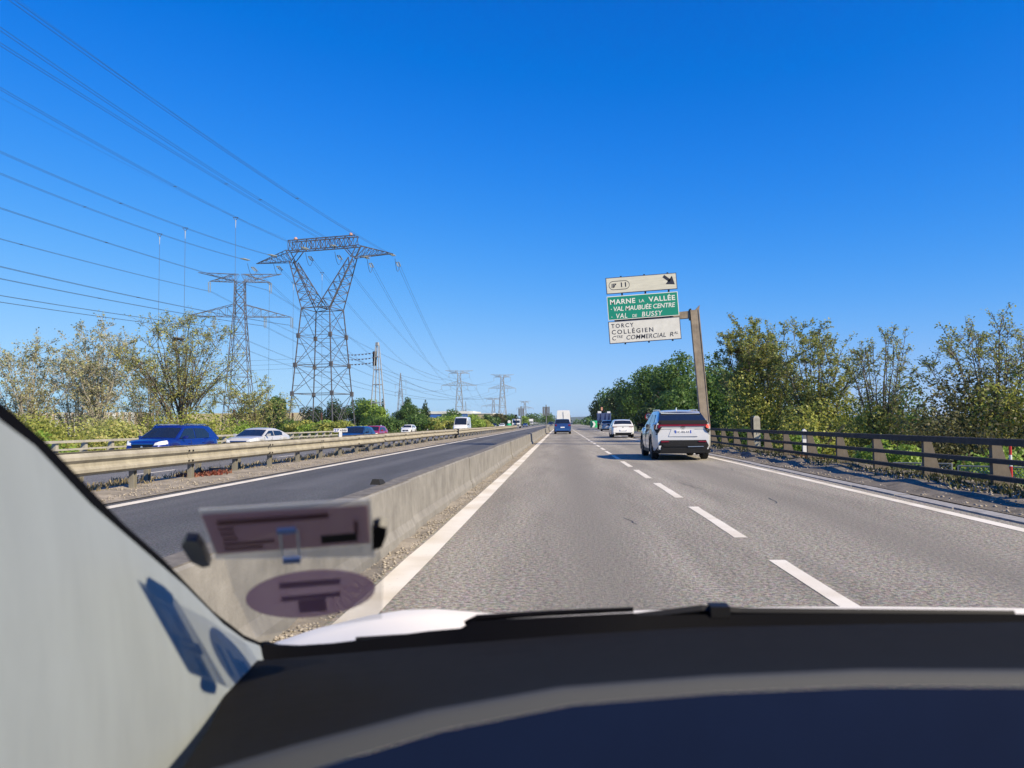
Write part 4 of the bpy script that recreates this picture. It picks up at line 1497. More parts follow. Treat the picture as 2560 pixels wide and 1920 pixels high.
# green panel
w, h = 3.62, 1.235
p = panel('green_panel', 'sign_green', 'sign_letter', 4.26 - gxo, 7.175 - gzo, w, h)
put(p, w, h, 'MARNE', 'sign_letter', 60, 68, 515, 104, bold=.022, space=1.1)
put(p, w, h, 'LA', 'sign_letter', 652, 105, 105, 62, bold=.012, space=1.1)
put(p, w, h, 'VALLÉE', 'sign_letter', 845, 42, 540, 130, bold=.022, space=1.1)
put(p, w, h, 'VAL MAUBUÉE CENTRE', 'sign_letter', 122, 195, 1255, 120, bold=.012, shear=.18, space=.95)
put(p, w, h, 'VAL', 'sign_letter', 165, 365, 225, 100, bold=.01, shear=.18, space=1.15)
put(p, w, h, 'DE', 'sign_letter', 490, 402, 100, 60, bold=.006, shear=.18)
put(p, w, h, 'BUSSY', 'sign_letter', 685, 365, 425, 100, bold=.01, shear=.18, space=1.15)
for zz in (268, 428):
    MB().box(-w / 2 + 68 * ZP, -w / 2 + 84 * ZP, -.032, -.027, h / 2 - (zz + 8) * ZP, h / 2 - (zz - 8) * ZP).build('bullet', 'sign_letter', p)
# white panel
w, h = 3.66, 1.145
p = panel('white_panel', 'sign_white', 'sign_edge', 4.33 - gxo, 5.915 - gzo, w, h)
put(p, w, h, 'TORCY', 'sign_ink', 58, 52, 455, 86, bold=.012, space=1.35)
put(p, w, h, 'COLLÉGIEN', 'sign_ink', 60, 152, 845, 116, bold=.012, space=1.35)
put(p, w, h, 'C', 'sign_ink', 62, 300, 82, 88, bold=.004, shear=.2)
put(p, w, h, 'TRE', 'sign_ink', 150, 296, 128, 52, bold=.003, shear=.2)
put(p, w, h, 'COMMERCIAL', 'sign_ink', 350, 302, 800, 92, bold=.006, shear=.2, space=1.05)
put(p, w, h, 'R', 'sign_ink', 1228, 302, 78, 88, bold=.004, shear=.2)
put(p, w, h, 'AL', 'sign_ink', 1312, 296, 88, 52, bold=.003, shear=.2)


# ---------------------------------------------------------------- small signs and posts
mat('delineator', (0.70, 0.70, 0.70), rough=.5)
mat('sign_red', (0.50, 0.03, 0.03), rough=.45)


def round_sign(label, loc, num):
    g = empty('speed_limit_sign', loc, 0, label, 'road sign')
    MB().tube((0, .05, 0), (0, .05, 2.4), .035).build('pole', 'sign_back', g)
    d = MB().lathe([(0, -.02), (.42, -.02), (.44, 0), (.42, .03), (0, .03)], (0, 0, 2.15), 'y', 24).build('disc', 'sign_red', g)
    MB().lathe([(0, -.026), (.335, -.026), (.335, -.01), (0, -.01)], (0, 0, 2.15), 'y', 24).build('face', 'sign_letter', d)
    text_obj('number', num, 'sign_ink', d, (-.22, -.0285, 2.0), .44, .30, bold=.02)


round_sign('round red rimmed speed limit sign reading 50 behind the white hatchback', (9.7, 86, -.35), '50')


def yield_sign(label, loc, back=False, rz=0.0):
    g = empty('triangular_sign', loc, rz, label, 'road sign')
    MB().tube((0, .05, 0), (0, .05, 2.0), .04).build('pole', 'sign_back', g)
    s = .62
    tri = [(-s, 2.35), (0, 1.3), (s, 2.35)] if not back else [(-s, 1.35), (s, 1.35), (0, 2.4)]
    pl = fix_normals(MB().prism(tri, 'y', -.02, .02).build('plate', 'sign_back' if back else 'sign_white', g))
    return g


yield_sign('upside down pale triangular sign standing left of the oncoming white van', (-28.4, 190, -.7)).scale = (.8, 1, 1)
yield_sign('grey back of an upright triangular sign above the small white car', (-40.0, 203, -.9), True)


def delin(label, loc, h=1.0):
    g = empty('marker_post', loc, 0, label, 'marker post', 'white marker posts')
    fix_normals(MB().prism([(-.07, 0), (.07, 0), (.07, h - .08), (0.0, h), (-.07, h - .05)], 'y', -.05, .05).build('post', 'delineator', g))
    MB().box(-.06, .06, -.056, -.045, h - .34, h - .18).build('reflector_band', 'sign_back', g)


delin('white marker post on the grass left of its neighbour beside the white van', (-26.2, 150, -.75), .95)
delin('white marker post on the grass just left of the pale triangular sign', (-24.2, 160, -.75), .95)
delin('white marker post standing just behind the right bridge parapet', (8.25, 26.8, -.5), 1.45)
delin('pale marker post left of the small white car in front of the hedge', (-27.9, 118.0, -1.0), 2.1)
g = empty('timber_post', (9.0, 36.3, -1.2), 0, 'grey beige square post with rounded top rising behind the right parapet', 'post')
fix_normals(MB().loft([[(-.15, -.15, 0), (.15, -.15, 0), (.15, .15, 0), (-.15, .15, 0)], [(-.15, -.15, 2.55), (.15, -.15, 2.55), (.15, .15, 2.55), (-.15, .15, 2.55)], [(-.08, -.12, 2.66), (.08, -.12, 2.66), (.08, .12, 2.66), (-.08, .12, 2.66)]]).build('shaft', 'parapet_pale', g))
MB().box(-.22, -.16, -.12, .12, 0, 2.62).build('side_rail', 'dark_trim', g)
g = empty('striped_pole', (8.6, 15.4, -1.0), 0, 'red and white striped pole behind the right end of the parapet', 'pole')
for k in range(8):
    MB().lathe([(.028, k * .22), (.028, k * .22 + .22)], (0, 0, 0), 'z', 8).build('band', 'sign_red' if k % 2 else 'delineator', g)

# kilometre marker on the guardrail
g = empty('kilometre_marker', (-8.72, 30.0, 0), 0, 'white kilometre marker plate reading 27 +500 on a post above the guardrail', 'marker sign')
MB().tube((0, .05, 0), (0, .05, 1.0), .03).build('pole', 'sign_back', g)
MB().box(-.06, .06, 0, .03, .74, .93).build('lower_plate', 'delineator', g)
pl = MB().box(-.27, .27, 0, .03, .93, 1.075).build('plate', 'delineator', g)
text_obj('lettering', '27', 'plate_blue', pl, (-.25, -.004, .95), .20, .105, bold=.03)
text_obj('lettering', '+500', 'sign_ink', pl, (-.02, -.004, .955), .26, .08, bold=.02)
g.rotation_euler = (0, 0, R(8))

# exit nose marker with green and white chevrons
mat('chevron_green', (0.01, 0.30, 0.12), rough=.45)
g = empty('gore_marker', (7.6, 178, -.05), 0, 'rounded green and white chevron marker at the exit nose', 'road sign')
fix_normals(MB().lathe([(0.95, 0), (0.95, 1.35), (.7, 1.6), (0, 1.65)], (0, 0, 0), 'z', 14).build('body', 'chevron_green', g))
fix_normals(MB().prism([(-.55, .1), (-.1, .1), (.25, .8), (-.1, 1.45), (-.55, 1.45), (-.2, .8)], 'y', -1.0, -.9).build('chevron', 'delineator', g))
g = empty('gore_marker', (-11.0, 214, -.35), 0, 'small green marker with a white disc far left beside the pale car', 'road sign')
g.location = (-14.6, 215, -.35)
fix_normals(MB().lathe([(0.8, 0), (0.75, .9), (.3, 1.5), (0, 1.55)], (0, 0, 0), 'z', 12).build('body', 'chevron_green', g))
MB().lathe([(0, -.03), (.45, -.03), (.45, .03), (0, .03)], (.1, -.3, 1.9), 'y', 14).build('disc', 'delineator', g)


def sign_back_big(label, x, y, z0, z1, w, cols):
    g = empty('overhead_sign', (x, y, -.3), 0, label, 'road sign')
    MB().tube((0, .3, 0), (0, .3, z1 + .8), .22, .18, 8).build('mast', 'sign_back', g)
    for k in range(cols):
        xa = -w / 2 + w * k / cols
        MB().box(xa + .06, xa + w / cols - .06, -.05, .08, z0, z1).build('panel', 'sign_back', g)
    return g


sign_back_big('grey back of a large sign on a mast left of the far pylon', -13.6, 262, 3.9, 6.4, 2.0, 3)
sign_back_big('grey backs of two overhead panels on a mast straight up the road', -5.8, 300, 4.2, 7.7, 2.9, 4)


# ---------------------------------------------------------------- pylons
def bar(mb, a, b, w):
    a, b = Vector(a), Vector(b)
    mb.tube(a, b, w, w, 4, caps=False)


def lattice_leg_faces(mb_legs, mb_br, levels, w_leg, w_br, wide=1.0):
    """square tower body: levels = [(z, half_x, half_y)], X bracing on four faces between levels"""
    for sx in (-1, 1):
        for sy in (-1, 1):
            k = (sx, sy)
            for (z0, ax, ay), (z1, bx, by) in zip(levels[:-1], levels[1:]):
                bar(mb_legs[k], (sx * ax, sy * ay, z0), (sx * bx, sy * by, z1), w_leg)
    for (z0, ax, ay), (z1, bx, by) in zip(levels[:-1], levels[1:]):
        faces = [((-ax, -ay), (ax, -ay), (-bx, -by), (bx, -by)), ((-ax, ay), (ax, ay), (-bx, by), (bx, by)),
                 ((-ax, -ay), (-ax, ay), (-bx, -by), (-bx, by)), ((ax, -ay), (ax, ay), (bx, -by), (bx, by))]
        for p, q, r, s in faces:
            P, Q, Rr, S = Vector((*p, z0)), Vector((*q, z0)), Vector((*r, z1)), Vector((*s, z1))
            bar(mb_br, P, S, w_br); bar(mb_br, Q, Rr, w_br)
            bar(mb_br, Rr, S, w_br)
            if z1 - z0 > 4:
                # redundant members
                m = (P + Q + Rr + S) / 4
                for e0, e1 in ((P, Rr), (Q, S)):
                    for t in (.28, .72):
                        e = e0 + (e1 - e0) * t
                        d = (P + (S - P) * t) if (e0 - P).length < .01 and t < .5 else (Q + (Rr - Q) * t) if t < .5 else (P + (S - P) * t) if (e1 - S).length < .01 else (Q + (Rr - Q) * t)
                        bar(mb_br, e, d, w_br * .7)


def truss_beam(mb, A, B, n, w, top_h):
    """triangular-section arm from root frame A (4 pts) to tip B (point)"""
    for a in A:
        bar(mb, a, B, w)
    for k in range(n):
        t0, t1 = k / n, (k + 1) / n
        pts0 = [Vector(a) + (Vector(B) - Vector(a)) * t0 for a in A]
        pts1 = [Vector(a) + (Vector(B) - Vector(a)) * t1 for a in A]
        bar(mb, pts0[0], pts1[2], w * .6); bar(mb, pts0[1], pts1[3], w * .6)
        bar(mb, pts0[0], pts0[2], w * .6); bar(mb, pts0[1], pts0[3], w * .6)
        bar(mb, pts0[0], pts1[1], w * .6); bar(mb, pts0[2], pts1[3], w * .6)


def legs_dict():
    return {(sx, sy): MB() for sx in (-1, 1) for sy in (-1, 1)}


def insulator_v(root, p, ln=2.6, m='insulator', name='insulator_string'):
    x, y, z = p
    mb = MB()
    for dx in (-.22, .22):
        prof = []
        k = 10
        for i in range(k):
            t = i / k
            prof += [(.05, -ln * t), (.14, -ln * (t + .3 / k)), (.14, -ln * (t + .6 / k))]
        mb.lathe(prof, (x + dx, y, z - .2), 'z', 6)
    mb.box(x - .3, x + .3, y - .04, y + .04, z - .25, z - .18).box(x - .3, x + .3, y - .04, y + .04, z - ln - .35, z - ln - .25)
    return mb.build(name, m, root, kind='stuff')


def insulator_slant(root, p, d, ln=3.2):
    """tension string: flat frame of two discs strings along direction d"""
    p = Vector(p); d = Vector(d).normalized()
    sd = d.cross(Vector((0, 0, 1))).normalized() * .25
    mb = MB()
    for s in (-1, 1):
        for i in range(9):
            a = p + sd * s + d * (0.4 + ln * i / 9)
            mb.tube(a, a + d * ln / 9 * .55, .15, .06, 6)
    bar(mb, p + d * .3 - sd * 1.3, p + d * .3 + sd * 1.3, .06)
    bar(mb, p + d * (ln + .5) - sd * 1.3, p + d * (ln + .5) + sd * 1.3, .06)
    for s in (-1, 1):
        bar(mb, p + d * .3 + sd * 1.3 * s, p + d * (ln + .5) + sd * 1.3 * s, .045)
    bar(mb, p, p + d * .3, .05)
    return mb.build('insulator_string', 'insulator', root, kind='stuff')


# big cat-head tower
BT = Vector((-52.0, 165.0, -1.5))
bt = empty('large_pylon', BT, 0, 'large lattice pylon with a V shaped waist and wide flat head', 'pylon')
bt.rotation_euler = (0, 0, R(-12))
LG, BR = legs_dict(), MB()
lv = [(0.3, 5.4, 5.2), (9.4, 4.75, 4.5), (15.6, 4.3, 4.05), (22.0, 3.85, 3.6), (28.0, 3.4, 3.1)]
lattice_leg_faces(LG, BR, lv, .14, .062)
for k, mb in LG.items():
    for (z0, ax, ay) in lv[1:-1]:
        mb.box(k[0] * ax - .34, k[0] * ax + .34, k[1] * ay - .25, k[1] * ay + .25, z0 - .5, z0 + .5)
    mb.build('leg', 'pylon_steel', bt)
for z, ax, ay in (lv[1], lv[2], lv[4]):
    for sx in (-1, 1):
        bar(BR, (sx * ax, -ay, z), (sx * ax, ay, z), .10)
        bar(BR, (-ax, sx * ay, z), (ax, sx * ay, z), .10)
for sx in (-1, 1):
    for sy in (-1, 1):
        bar(BR, (sx * 5.4, sy * 5.2, .3), (0, sy * 4.75, 6.5), .065)
        bar(BR, (sx * 5.4, sy * 5.2, .3), (sx * 4.95, 0, 6.5), .065)
BR.build('body_bracing', 'pylon_steel', bt, kind='stuff')
zt0, zt1 = 39.0, 43.7
for sd in (-1, 1):
    mb = MB()
    # V legs: four chords from the waist to the head
    lo = [(sd * 3.4, -3.1, 28.0), (sd * 3.4, 3.1, 28.0), (sd * .2, -2.6, 28.3), (sd * .2, 2.6, 28.3)]
    hi = [(sd * 7.9, -.9, 39.2), (sd * 7.9, .9, 39.2), (sd * 6.7, -.9, 39.0), (sd * 6.7, .9, 39.0)]
    for a, b in zip(lo, hi):
        bar(mb, a, b, .12)
    nseg = 6
    for k in range(nseg):
        t0, t1 = k / nseg, (k + 1) / nseg
        A = [Vector(a) + (Vector(b) - Vector(a)) * t0 for a, b in zip(lo, hi)]
        B_ = [Vector(a) + (Vector(b) - Vector(a)) * t1 for a, b in zip(lo, hi)]
        for i, j in ((0, 1), (2, 3), (0, 2), (1, 3)):
            bar(mb, A[i], A[j], .07)
        for i, j in ((0, 2), (1, 3), (0, 1), (3, 2)):
            bar(mb, A[i], B_[j], .075)
    mb.build('v_leg', 'pylon_steel', bt)
    # outer arm
    mb = MB()
    root = [(sd * 7.2, -.9, 39.0), (sd * 7.2, .9, 39.0), (sd * 8.6, -.9, 41.6), (sd * 8.6, .9, 41.6)]
    truss_beam(mb, root, (sd * 16.8, 0, 39.2), 7, .09, 2)
    bar(mb, (sd * 8.6, 0, 41.6), (sd * 8.2, 0, zt1), .08)
    mb.build('arm', 'pylon_steel', bt)
mb = MB()
for y in (-.9, .9):
    bar(mb, (-8.6, y, 41.4), (8.6, y, 41.4), .13)
    bar(mb, (-8.2, y, zt1), (8.2, y, zt1), .13)
    N_ = 14
    for k in range(N_):
        x0, x1 = -8.2 + 16.4 * k / N_, -8.2 + 16.4 * (k + 1) / N_
        bar(mb, (x0, y, 41.4 if k % 2 else zt1), (x1, y, zt1 if k % 2 else 41.4), .075)
        bar(mb, (x0, y, 41.4), (x0, y, zt1), .06)
for k in range(15):
    x = -8.2 + 16.4 * k / 14
    bar(mb, (x, -.9, 41.4), (x, .9, 41.4), .06); bar(mb, (x, -.9, zt1), (x, .9, zt1), .06)
for sd in (-1, 1):
    for y in (-.9, .9):
        bar(mb, (sd * 7.3, y, 39.1), (sd * 5.3, y, 41.4), .11); bar(mb, (sd * 7.3, y, 39.1), (sd * 8.6, y, 41.4), .11)
mb.build('head_beam', 'pylon_steel', bt)
mat('warning_pink', (0.62, 0.35, 0.28), rough=.5)
for sd in (-1, 1):
    MB().lathe([(0, 0), (.35, .1), (.4, .5), (.1, .75), (0, .75)], (sd * 6.8, 0, zt1 + .1), 'z', 10).build('warning_ball', 'warning_pink', bt)

# conductors of the big pylon: world coordinates
WIRES_BIG = {
    'a': ((-36.05, 165.0, 37.9), (-.05599, -.07077, .00035), 'right arm tip'),
    'b': ((-41.74, 165.0, 37.4), (-.05601, -.06983, .00048), 'inner right arm'),
    'c': ((-48.89, 165.0, 40.05), (-.02056, -.05538, .00018), 'head beam, right half'),
    'd': ((-55.36, 165.0, 39.75), (-.04847, -.07007, .00051), 'head beam, left half'),
    'e': ((-62.57, 165.0, 38.4), (-.07195, -.09812, .00068), 'inner left arm'),
    'f': ((-68.64, 165.0, 37.64), (-.06475, -.09, .00065), 'left arm tip')}
WIRES_LEFT = {
    'g': ((-77.19, 198.0, 36.9), (.00205, -.07207, .00017), 'upper right insulator'),
    'h': ((-92.56, 198.0, 36.8), (.00479, -.0697, .00016), 'upper left insulator'),
    'i': ((-71.29, 198.0, 27.5), (.00018, -.07695, .00021), 'lower right outer insulator'),
    'j': ((-78.21, 198.0, 27.4), (.00219, -.07363, .00018), 'lower right inner insulator'),
    'k': ((-91.15, 198.0, 27.3), (.00272, -.07265, .00018), 'lower left inner insulator'),
    'l': ((-98.04, 198.0, 27.2), (.00392, -.06918, .00016), 'lower left outer insulator')}


def wire_pts(P0, par, s_end, n=60):
    tx, a, b = par
    return [Vector((P0[0] + tx * s, P0[1] - s, P0[2] + a * s + b * s * s)) for s in np.linspace(0, s_end, n)]


def sag_pts(A, B_, sag, n=36):
    A, B_ = Vector(A), Vector(B_)
    return [A + (B_ - A) * t - Vector((0, 0, 4 * sag * t * (1 - t))) for t in np.linspace(0, 1, n)]


def bundle(name, label, pts, r, sep, group, spacers=()):
    g = empty(name, pts[0], 0, label, 'power line', group)
    o0 = pts[0]
    for s in (-1, 1) if sep > 0 else (0,):
        q = []
        for i, p in enumerate(pts):
            d = (pts[min(i + 1, len(pts) - 1)] - pts[max(i - 1, 0)])
            nrm = d.cross(Vector((0, 0, 1))).normalized()
            q.append(p + nrm * (s * sep / 2) - o0)
        MB().path(q, r, 4).build('cable', 'wire', g)
    for t in spacers:
        i = int(t * (len(pts) - 1))
        p = pts[i] - o0
        d = (pts[i + 1] - pts[i]).cross(Vector((0, 0, 1))).normalized() * (sep / 2 + .06)
        MB().tube(p - d, p + d, .05, .05, 5).build('spacer', 'wire', g)
    return g


for k, (P0, par, where) in WIRES_BIG.items():
    pts = wire_pts(P0, par, 186)
    bundle('conductor', 'twin line from the %s of the large pylon to upper left' % where, pts, .024, .44, 'power lines', (.30, .62))
    d = (pts[1] - pts[0]).normalized()
    io = insulator_slant(bt, (0, 0, 0), d, 3.0)
    io.parent = bt
    io.location = bt.matrix_basis.inverted() @ (Vector(P0) - Vector((0, 0, -.1)))
    io.rotation_euler = (0, 0, R(12))
for k, (P0, par, where) in WIRES_LEFT.items():
    bundle('conductor', 'twin line from the %s of the left pylon to left edge' % where, wire_pts(P0, par, 215), .027, .44, 'power lines', (.35, .7))
for P0, par, lab in (((-44.0, 165, 42.3), (-.052, -.055, .00035), 'thin earth wire from the right top of the large pylon to the upper left'),
                     ((-60.3, 165, 42.4), (-.055, -.075, .00050), 'thin earth wire from the left top of the large pylon to the upper left')):
    bundle('earth_wire', lab, wire_pts(P0, par, 186), .012, 0, 'power lines')


# two-level towers
def tower2(name, label, loc, scale=1.0, m='pylon_steel', thin=1.0, rz=R(12), detail=True, hw=(3.7, 1.4), arms=(13.4, 7.8, 10.7), z_arms=(31.0, 40.3, 42.6), h_ins=2.6):
    g = empty(name, loc, rz, label, 'pylon', 'lattice pylons')
    g.scale = (scale, scale, scale)
    LG, BR = legs_dict(), MB()
    a0, a1, a2 = arms
    z1, z2, z3 = z_arms
    levels = [(0, hw[0], hw[0]), (8, hw[0] * .85, hw[0] * .85), (15, hw[0] * .71, hw[0] * .71), (21, hw[0] * .6, hw[0] * .6), (26.5, hw[0] * .5, hw[0] * .5), (z1 + 1.0, hw[1], hw[1]), (z1 + 4, 1.3, 1.3), (z1 + 7, 1.25, 1.25), (z2, 1.2, 1.2)]
    if not detail:
        levels = levels[::2] + ([levels[-1]] if levels[-1] not in levels[::2] else [])
    lattice_leg_faces(LG, BR, levels, .12 * thin, .085 * thin)
    for mb in LG.values():
        mb.build('leg', m, g)
    BR.build('body_bracing', m, g, kind='stuff')
    for sd in (-1, 1):
        mb = MB()
        truss_beam(mb, [(sd * 1.45, -1.4, z1), (sd * 1.45, 1.4, z1), (sd * 1.4, -1.3, z1 + 3.2), (sd * 1.4, 1.3, z1 + 3.2)], (sd * a0, 0, z1), 6, .085 * thin, 2)
        mb.build('lower_arm', m, g)
        mb = MB()
        truss_beam(mb, [(sd * 1.25, -1.2, z2), (sd * 1.25, 1.2, z2), (sd * 1.2, -1.0, z2 + 2.0), (sd * 1.2, 1.0, z2 + 2.0)], (sd * a1, 0, z2), 4, .08 * thin, 2)
        truss_beam(mb, [(sd * 1.25, -1.2, z2 + .2), (sd * 1.25, 1.2, z2 + .2), (sd * .3, -.6, z2 + 2.0), (sd * .3, .6, z2 + 2.0)], (sd * a2, 0, z3), 4, .07 * thin, 2)
        mb.build('upper_arm', m, g)
        for (x, z) in ((sd * a1, z2), (sd * a0, z1), (sd * (a0 - 6.9), z1)):
            if detail:
                insulator_v(g, (x, 0, z), h_ins)
            else:
                MB().tube((x, 0, z), (x, 0, z - 3.2), .09 * thin, .09 * thin, 4).build('insulator_string', m, g)
    return g


tower2('pylon', 'two level lattice pylon at left behind the loose trees', (-84.8, 198, -1.0), 1.0)
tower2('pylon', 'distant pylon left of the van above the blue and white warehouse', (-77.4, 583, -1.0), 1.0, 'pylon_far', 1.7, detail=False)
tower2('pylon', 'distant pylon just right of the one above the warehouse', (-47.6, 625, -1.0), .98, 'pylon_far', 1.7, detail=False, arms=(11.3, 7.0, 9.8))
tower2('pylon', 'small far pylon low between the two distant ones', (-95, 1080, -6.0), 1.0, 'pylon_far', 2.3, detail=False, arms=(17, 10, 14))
tower2('pylon', 'farthest right pylon low behind the grey sign back', (-53, 1130, -6.0), .92, 'pylon_far', 2.3, detail=False, arms=(13.5, 6, 9.5))


def slim_tower(label, loc, H, hw, arm):
    g = empty('slim_pylon', loc, 0, label, 'pylon', 'lattice pylons')
    LG, BR = legs_dict(), MB()
    lattice_leg_faces(LG, BR, [(0, hw, hw), (H * .25, hw * .75, hw * .75), (H * .5, hw * .5, hw * .5), (H * .72, hw * .3, hw * .3), (H, .12, .12)], .14, .09)
    for mb in LG.values():
        mb.build('leg', 'pylon_far', g)
    BR.build('body_bracing', 'pylon_far', g, kind='stuff')
    for sd, z in ((1, .86), (-1, .8), (1, .70), (-1, .66)):
        MB().tube((0, 0, H * z), (sd * arm, 0, H * z), .16, .08, 4).tube((sd * arm, 0, H * z), (sd * arm, 0, H * z - 3), .12, .12, 4).build('arm', 'pylon_far', g)


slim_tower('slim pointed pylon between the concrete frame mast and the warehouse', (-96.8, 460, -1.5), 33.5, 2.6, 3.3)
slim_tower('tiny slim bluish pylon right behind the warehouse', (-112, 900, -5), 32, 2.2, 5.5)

# A-frame mast of two tapered ladders
mat('mast_steel', (0.42, 0.42, 0.41), rough=.55, metal=.2, var=.15, scale=1)
g = empty('frame_mast', (-45.4, 188, -1.5), R(-18), 'slender A shaped ladder mast right of the large pylon', 'mast')
for y0 in (-1.0, 1.6):
    for sx in (-1, 1):
        fix_normals(MB().loft([[(sx * 1.75 - .12, y0 - .12, 0), (sx * 1.75 + .12, y0 - .12, 0), (sx * 1.75 + .12, y0 + .12, 0), (sx * 1.75 - .12, y0 + .12, 0)], [(sx * .34 - .08, y0 * .2 - .08, 22.4), (sx * .34 + .08, y0 * .2 - .08, 22.4), (sx * .34 + .08, y0 * .2 + .08, 22.4), (sx * .34 - .08, y0 * .2 + .08, 22.4)]]).build('upright', 'mast_steel', g))
    for z in (3.2, 8.0, 12.5, 16.2, 19.4):
        hx, yy = 1.75 - (1.75 - .16) * z / 22.4, y0 * (1 - .88 * z / 22.4)
        MB().box(-hx, hx, yy - .1, yy + .1, z - .12, z + .12).build('rung', 'mast_steel', g)
MB().box(-.35, .35, -.3, .3, 22.2, 23.0).build('cap', 'mast_steel', g)
MB().box(-1.2, -.4, -.2, .2, 17.2, 20.8).build('terminal_plate', 'dark_trim', g)
for k, z in enumerate((20.4, 19.2, 18.0)):
    A = Vector((-46.2, 187.8, z - 1.5)); B_ = Vector((-120, 186, z - 2.3))
    pts = sag_pts(A, B_, 1.3, 30)
    bundle('cross_wire', 'thin wire running left from the A shaped mast, %s of three' % ('top', 'middle', 'bottom')[k], pts, .022, 0, 'wires at the mast')
    q = [p - Vector((-45.4, 188, -1.5)) for p in sag_pts(A, A + (B_ - A) * .095 - Vector((0, 0, .35)), .25, 9)]
    mi = MB()
    for a, b in zip(q[:-1], q[1:]):
        mi.tube(a, a + (b - a) * .6, .16, .06, 6)
    io = mi.build('insulator_string', 'insulator_brown', g, kind='stuff')
    io.rotation_euler = (0, 0, R(18))

# onward spans to the distant pylons
names6 = ['left outer', 'left inner', 'centre left', 'centre right', 'right inner', 'right outer']
tgt = [(-90.8, 583, 27.4), (-83.9, 583, 27.4), (-85.2, 583, 36.5), (-69.6, 583, 36.5), (-70.9, 583, 27.4), (-64.0, 583, 27.4)]
src = [(-68.4, 166, 36.5), (-62.6, 166, 36.6), (-55.4, 166, 38.6), (-48.9, 166, 38.7), (-41.7, 166, 36.8), (-35.6, 166, 36.9)]
for nm, a, b in zip(names6, src, tgt):
    bundle('conductor', 'twin power line, %s span from the large pylon to the distant one' % nm, sag_pts(a, b, 11), .028, .5, 'onward spans')
    d = (Vector(b) - Vector(a)).normalized() + Vector((0, 0, -.12))
    io = insulator_slant(bt, (0, 0, 0), d, 2.4)
    io.location = bt.matrix_basis.inverted() @ Vector(a)
    io.rotation_euler = (0, 0, R(12))
    j = MB().path([bt.matrix_basis.inverted() @ p for p in sag_pts(Vector(a) + Vector((0, -2.5, .2)), Vector(a) + d * 3.0, 1.9, 10)], .05, 4).build('jumper_loop', 'wire', bt)
lt = [(-98.0, 198, 27.2), (-91.2, 198, 27.3), (-92.6, 198, 36.8), (-77.2, 198, 36.9), (-78.2, 198, 27.4), (-71.3, 198, 27.5)]
tb = [(-58.9, 625, 26.5), (-52.0, 625, 26.5), (-54.4, 625, 35.5), (-40.7, 625, 35.5), (-43.2, 625, 26.5), (-36.3, 625, 26.5)]
for nm, a, b in zip(names6, lt, tb):
    bundle('conductor', 'twin power line, %s span from the left pylon into the distance' % nm, sag_pts(a, b, 12), .028, .5, 'onward spans')
for nm, a, b in zip(names6, tgt, [(p[0] - 20, 1080, p[2] - 5) for p in tgt]):
    bundle('conductor', 'distant power line, %s span beyond the pylon above the warehouse' % nm, sag_pts(a, b, 12), .05, 0, 'far spans')

# down-leads: thin rods from the conductors to cable terminations
import bisect


def down_lead(label, P, z_end):
    g = empty('down_lead', (P[0], P[1], z_end), 0, label, 'down lead', 'down leads')
    h = P[2] - z_end
    MB().tube((0, 0, 0), (0, 0, h - 1.2), .03, .03, 5).build('rod', 'wire', g)
    MB().tube((0, 0, h - 1.9), (0, 0, h - .5), .04, .08, 6).build('sleeve', 'mast_steel', g)
    MB().tube((-.45, 0, h), (0, 0, h - .6), .045).tube((.45, 0, h), (0, 0, h - .6), .045).tube((-.45, 0, h), (.45, 0, h), .05).build('clamp', 'wire', g)
    MB().lathe([(.25, 0), (.25, .2)] + [q for i in range(8) for q in ((.16, .3 + i * .3), (.34, .42 + i * .3))] + [(.1, 2.8)], (0, 0, 0), 'z', 8).build('termination', 'insulator_brown', g)
    MB().tube((0, 0, -2.2), (0, 0, 0), .14).build('stand', 'mast_steel', g)


def wire_at(k, s):
    P0, (tx, a, b), _ = WIRES_BIG[k]
    return (P0[0] + tx * s, P0[1] - s, P0[2] + a * s + b * s * s)


down_lead('thin rod hanging from the lowest line, leftmost of the down leads', wire_at('f', 34), 1.2)
down_lead('thin rod hanging from the second lowest line', wire_at('e', 36), 1.2)
down_lead('thin rod crossing the top of the left pylon', wire_at('d', 34), 1.2)
for lab, (a, b) in (('down lead between the two near pylons', (src[0], tgt[0])), ('down lead at the left leg of the large pylon', (src[1], tgt[1])), ('down lead seen through the middle of the large pylon', (src[2], tgt[2]))):
    p = sag_pts(a, b, 11)[1]
    down_lead(lab, tuple(p), 1.2)

# ---------------------------------------------------------------- far buildings and hills
mat('wall_blue', (0.03, 0.12, 0.42), rough=.6, var=.08, scale=.3)
mat('wall_white', (0.62, 0.62, 0.60), rough=.7, var=.08, scale=.3)
mat('wall_beige', (0.46, 0.39, 0.25), rough=.8, var=.10, scale=.25)
mat('wall_tan', (0.40, 0.31, 0.21), rough=.8, var=.12, scale=.2)
mat('far_window', (0.10, 0.20, 0.36), rough=.2)
g = empty('warehouse', (-50, 345, -1.5), 0, 'long low blue warehouse with white roof edge behind the oncoming van', 'building')
MB().box(-13.5, 11.5, -12, 20, 0, 6.9).build('wall', 'wall_blue', g)
MB().box(-13.9, 11.9, -12.3, 20.3, 6.9, 8.0).build('roof', 'wall_white', g)
MB().box(1.5, 5.3, -12.6, -12.0, 0, 7.4).build('white_bay', 'wall_white', g)
for k in range(3):
    MB().box(5.8 + k * 1.1, 6.6 + k * 1.1, -12.15, -11.95, 4.4, 6.4).build('window', 'far_window', g)
MB().lathe([(0, -.1), (1.0, -.1), (1.0, .1), (0, .1)], (-1.2, -12.1, 5.6), 'y', 14).build('round_emblem', 'sign_letter', g)
g = empty('beige_building', (-33.5, 332, -1.5), R(-8), 'plain beige flat building right of the warehouse', 'building')
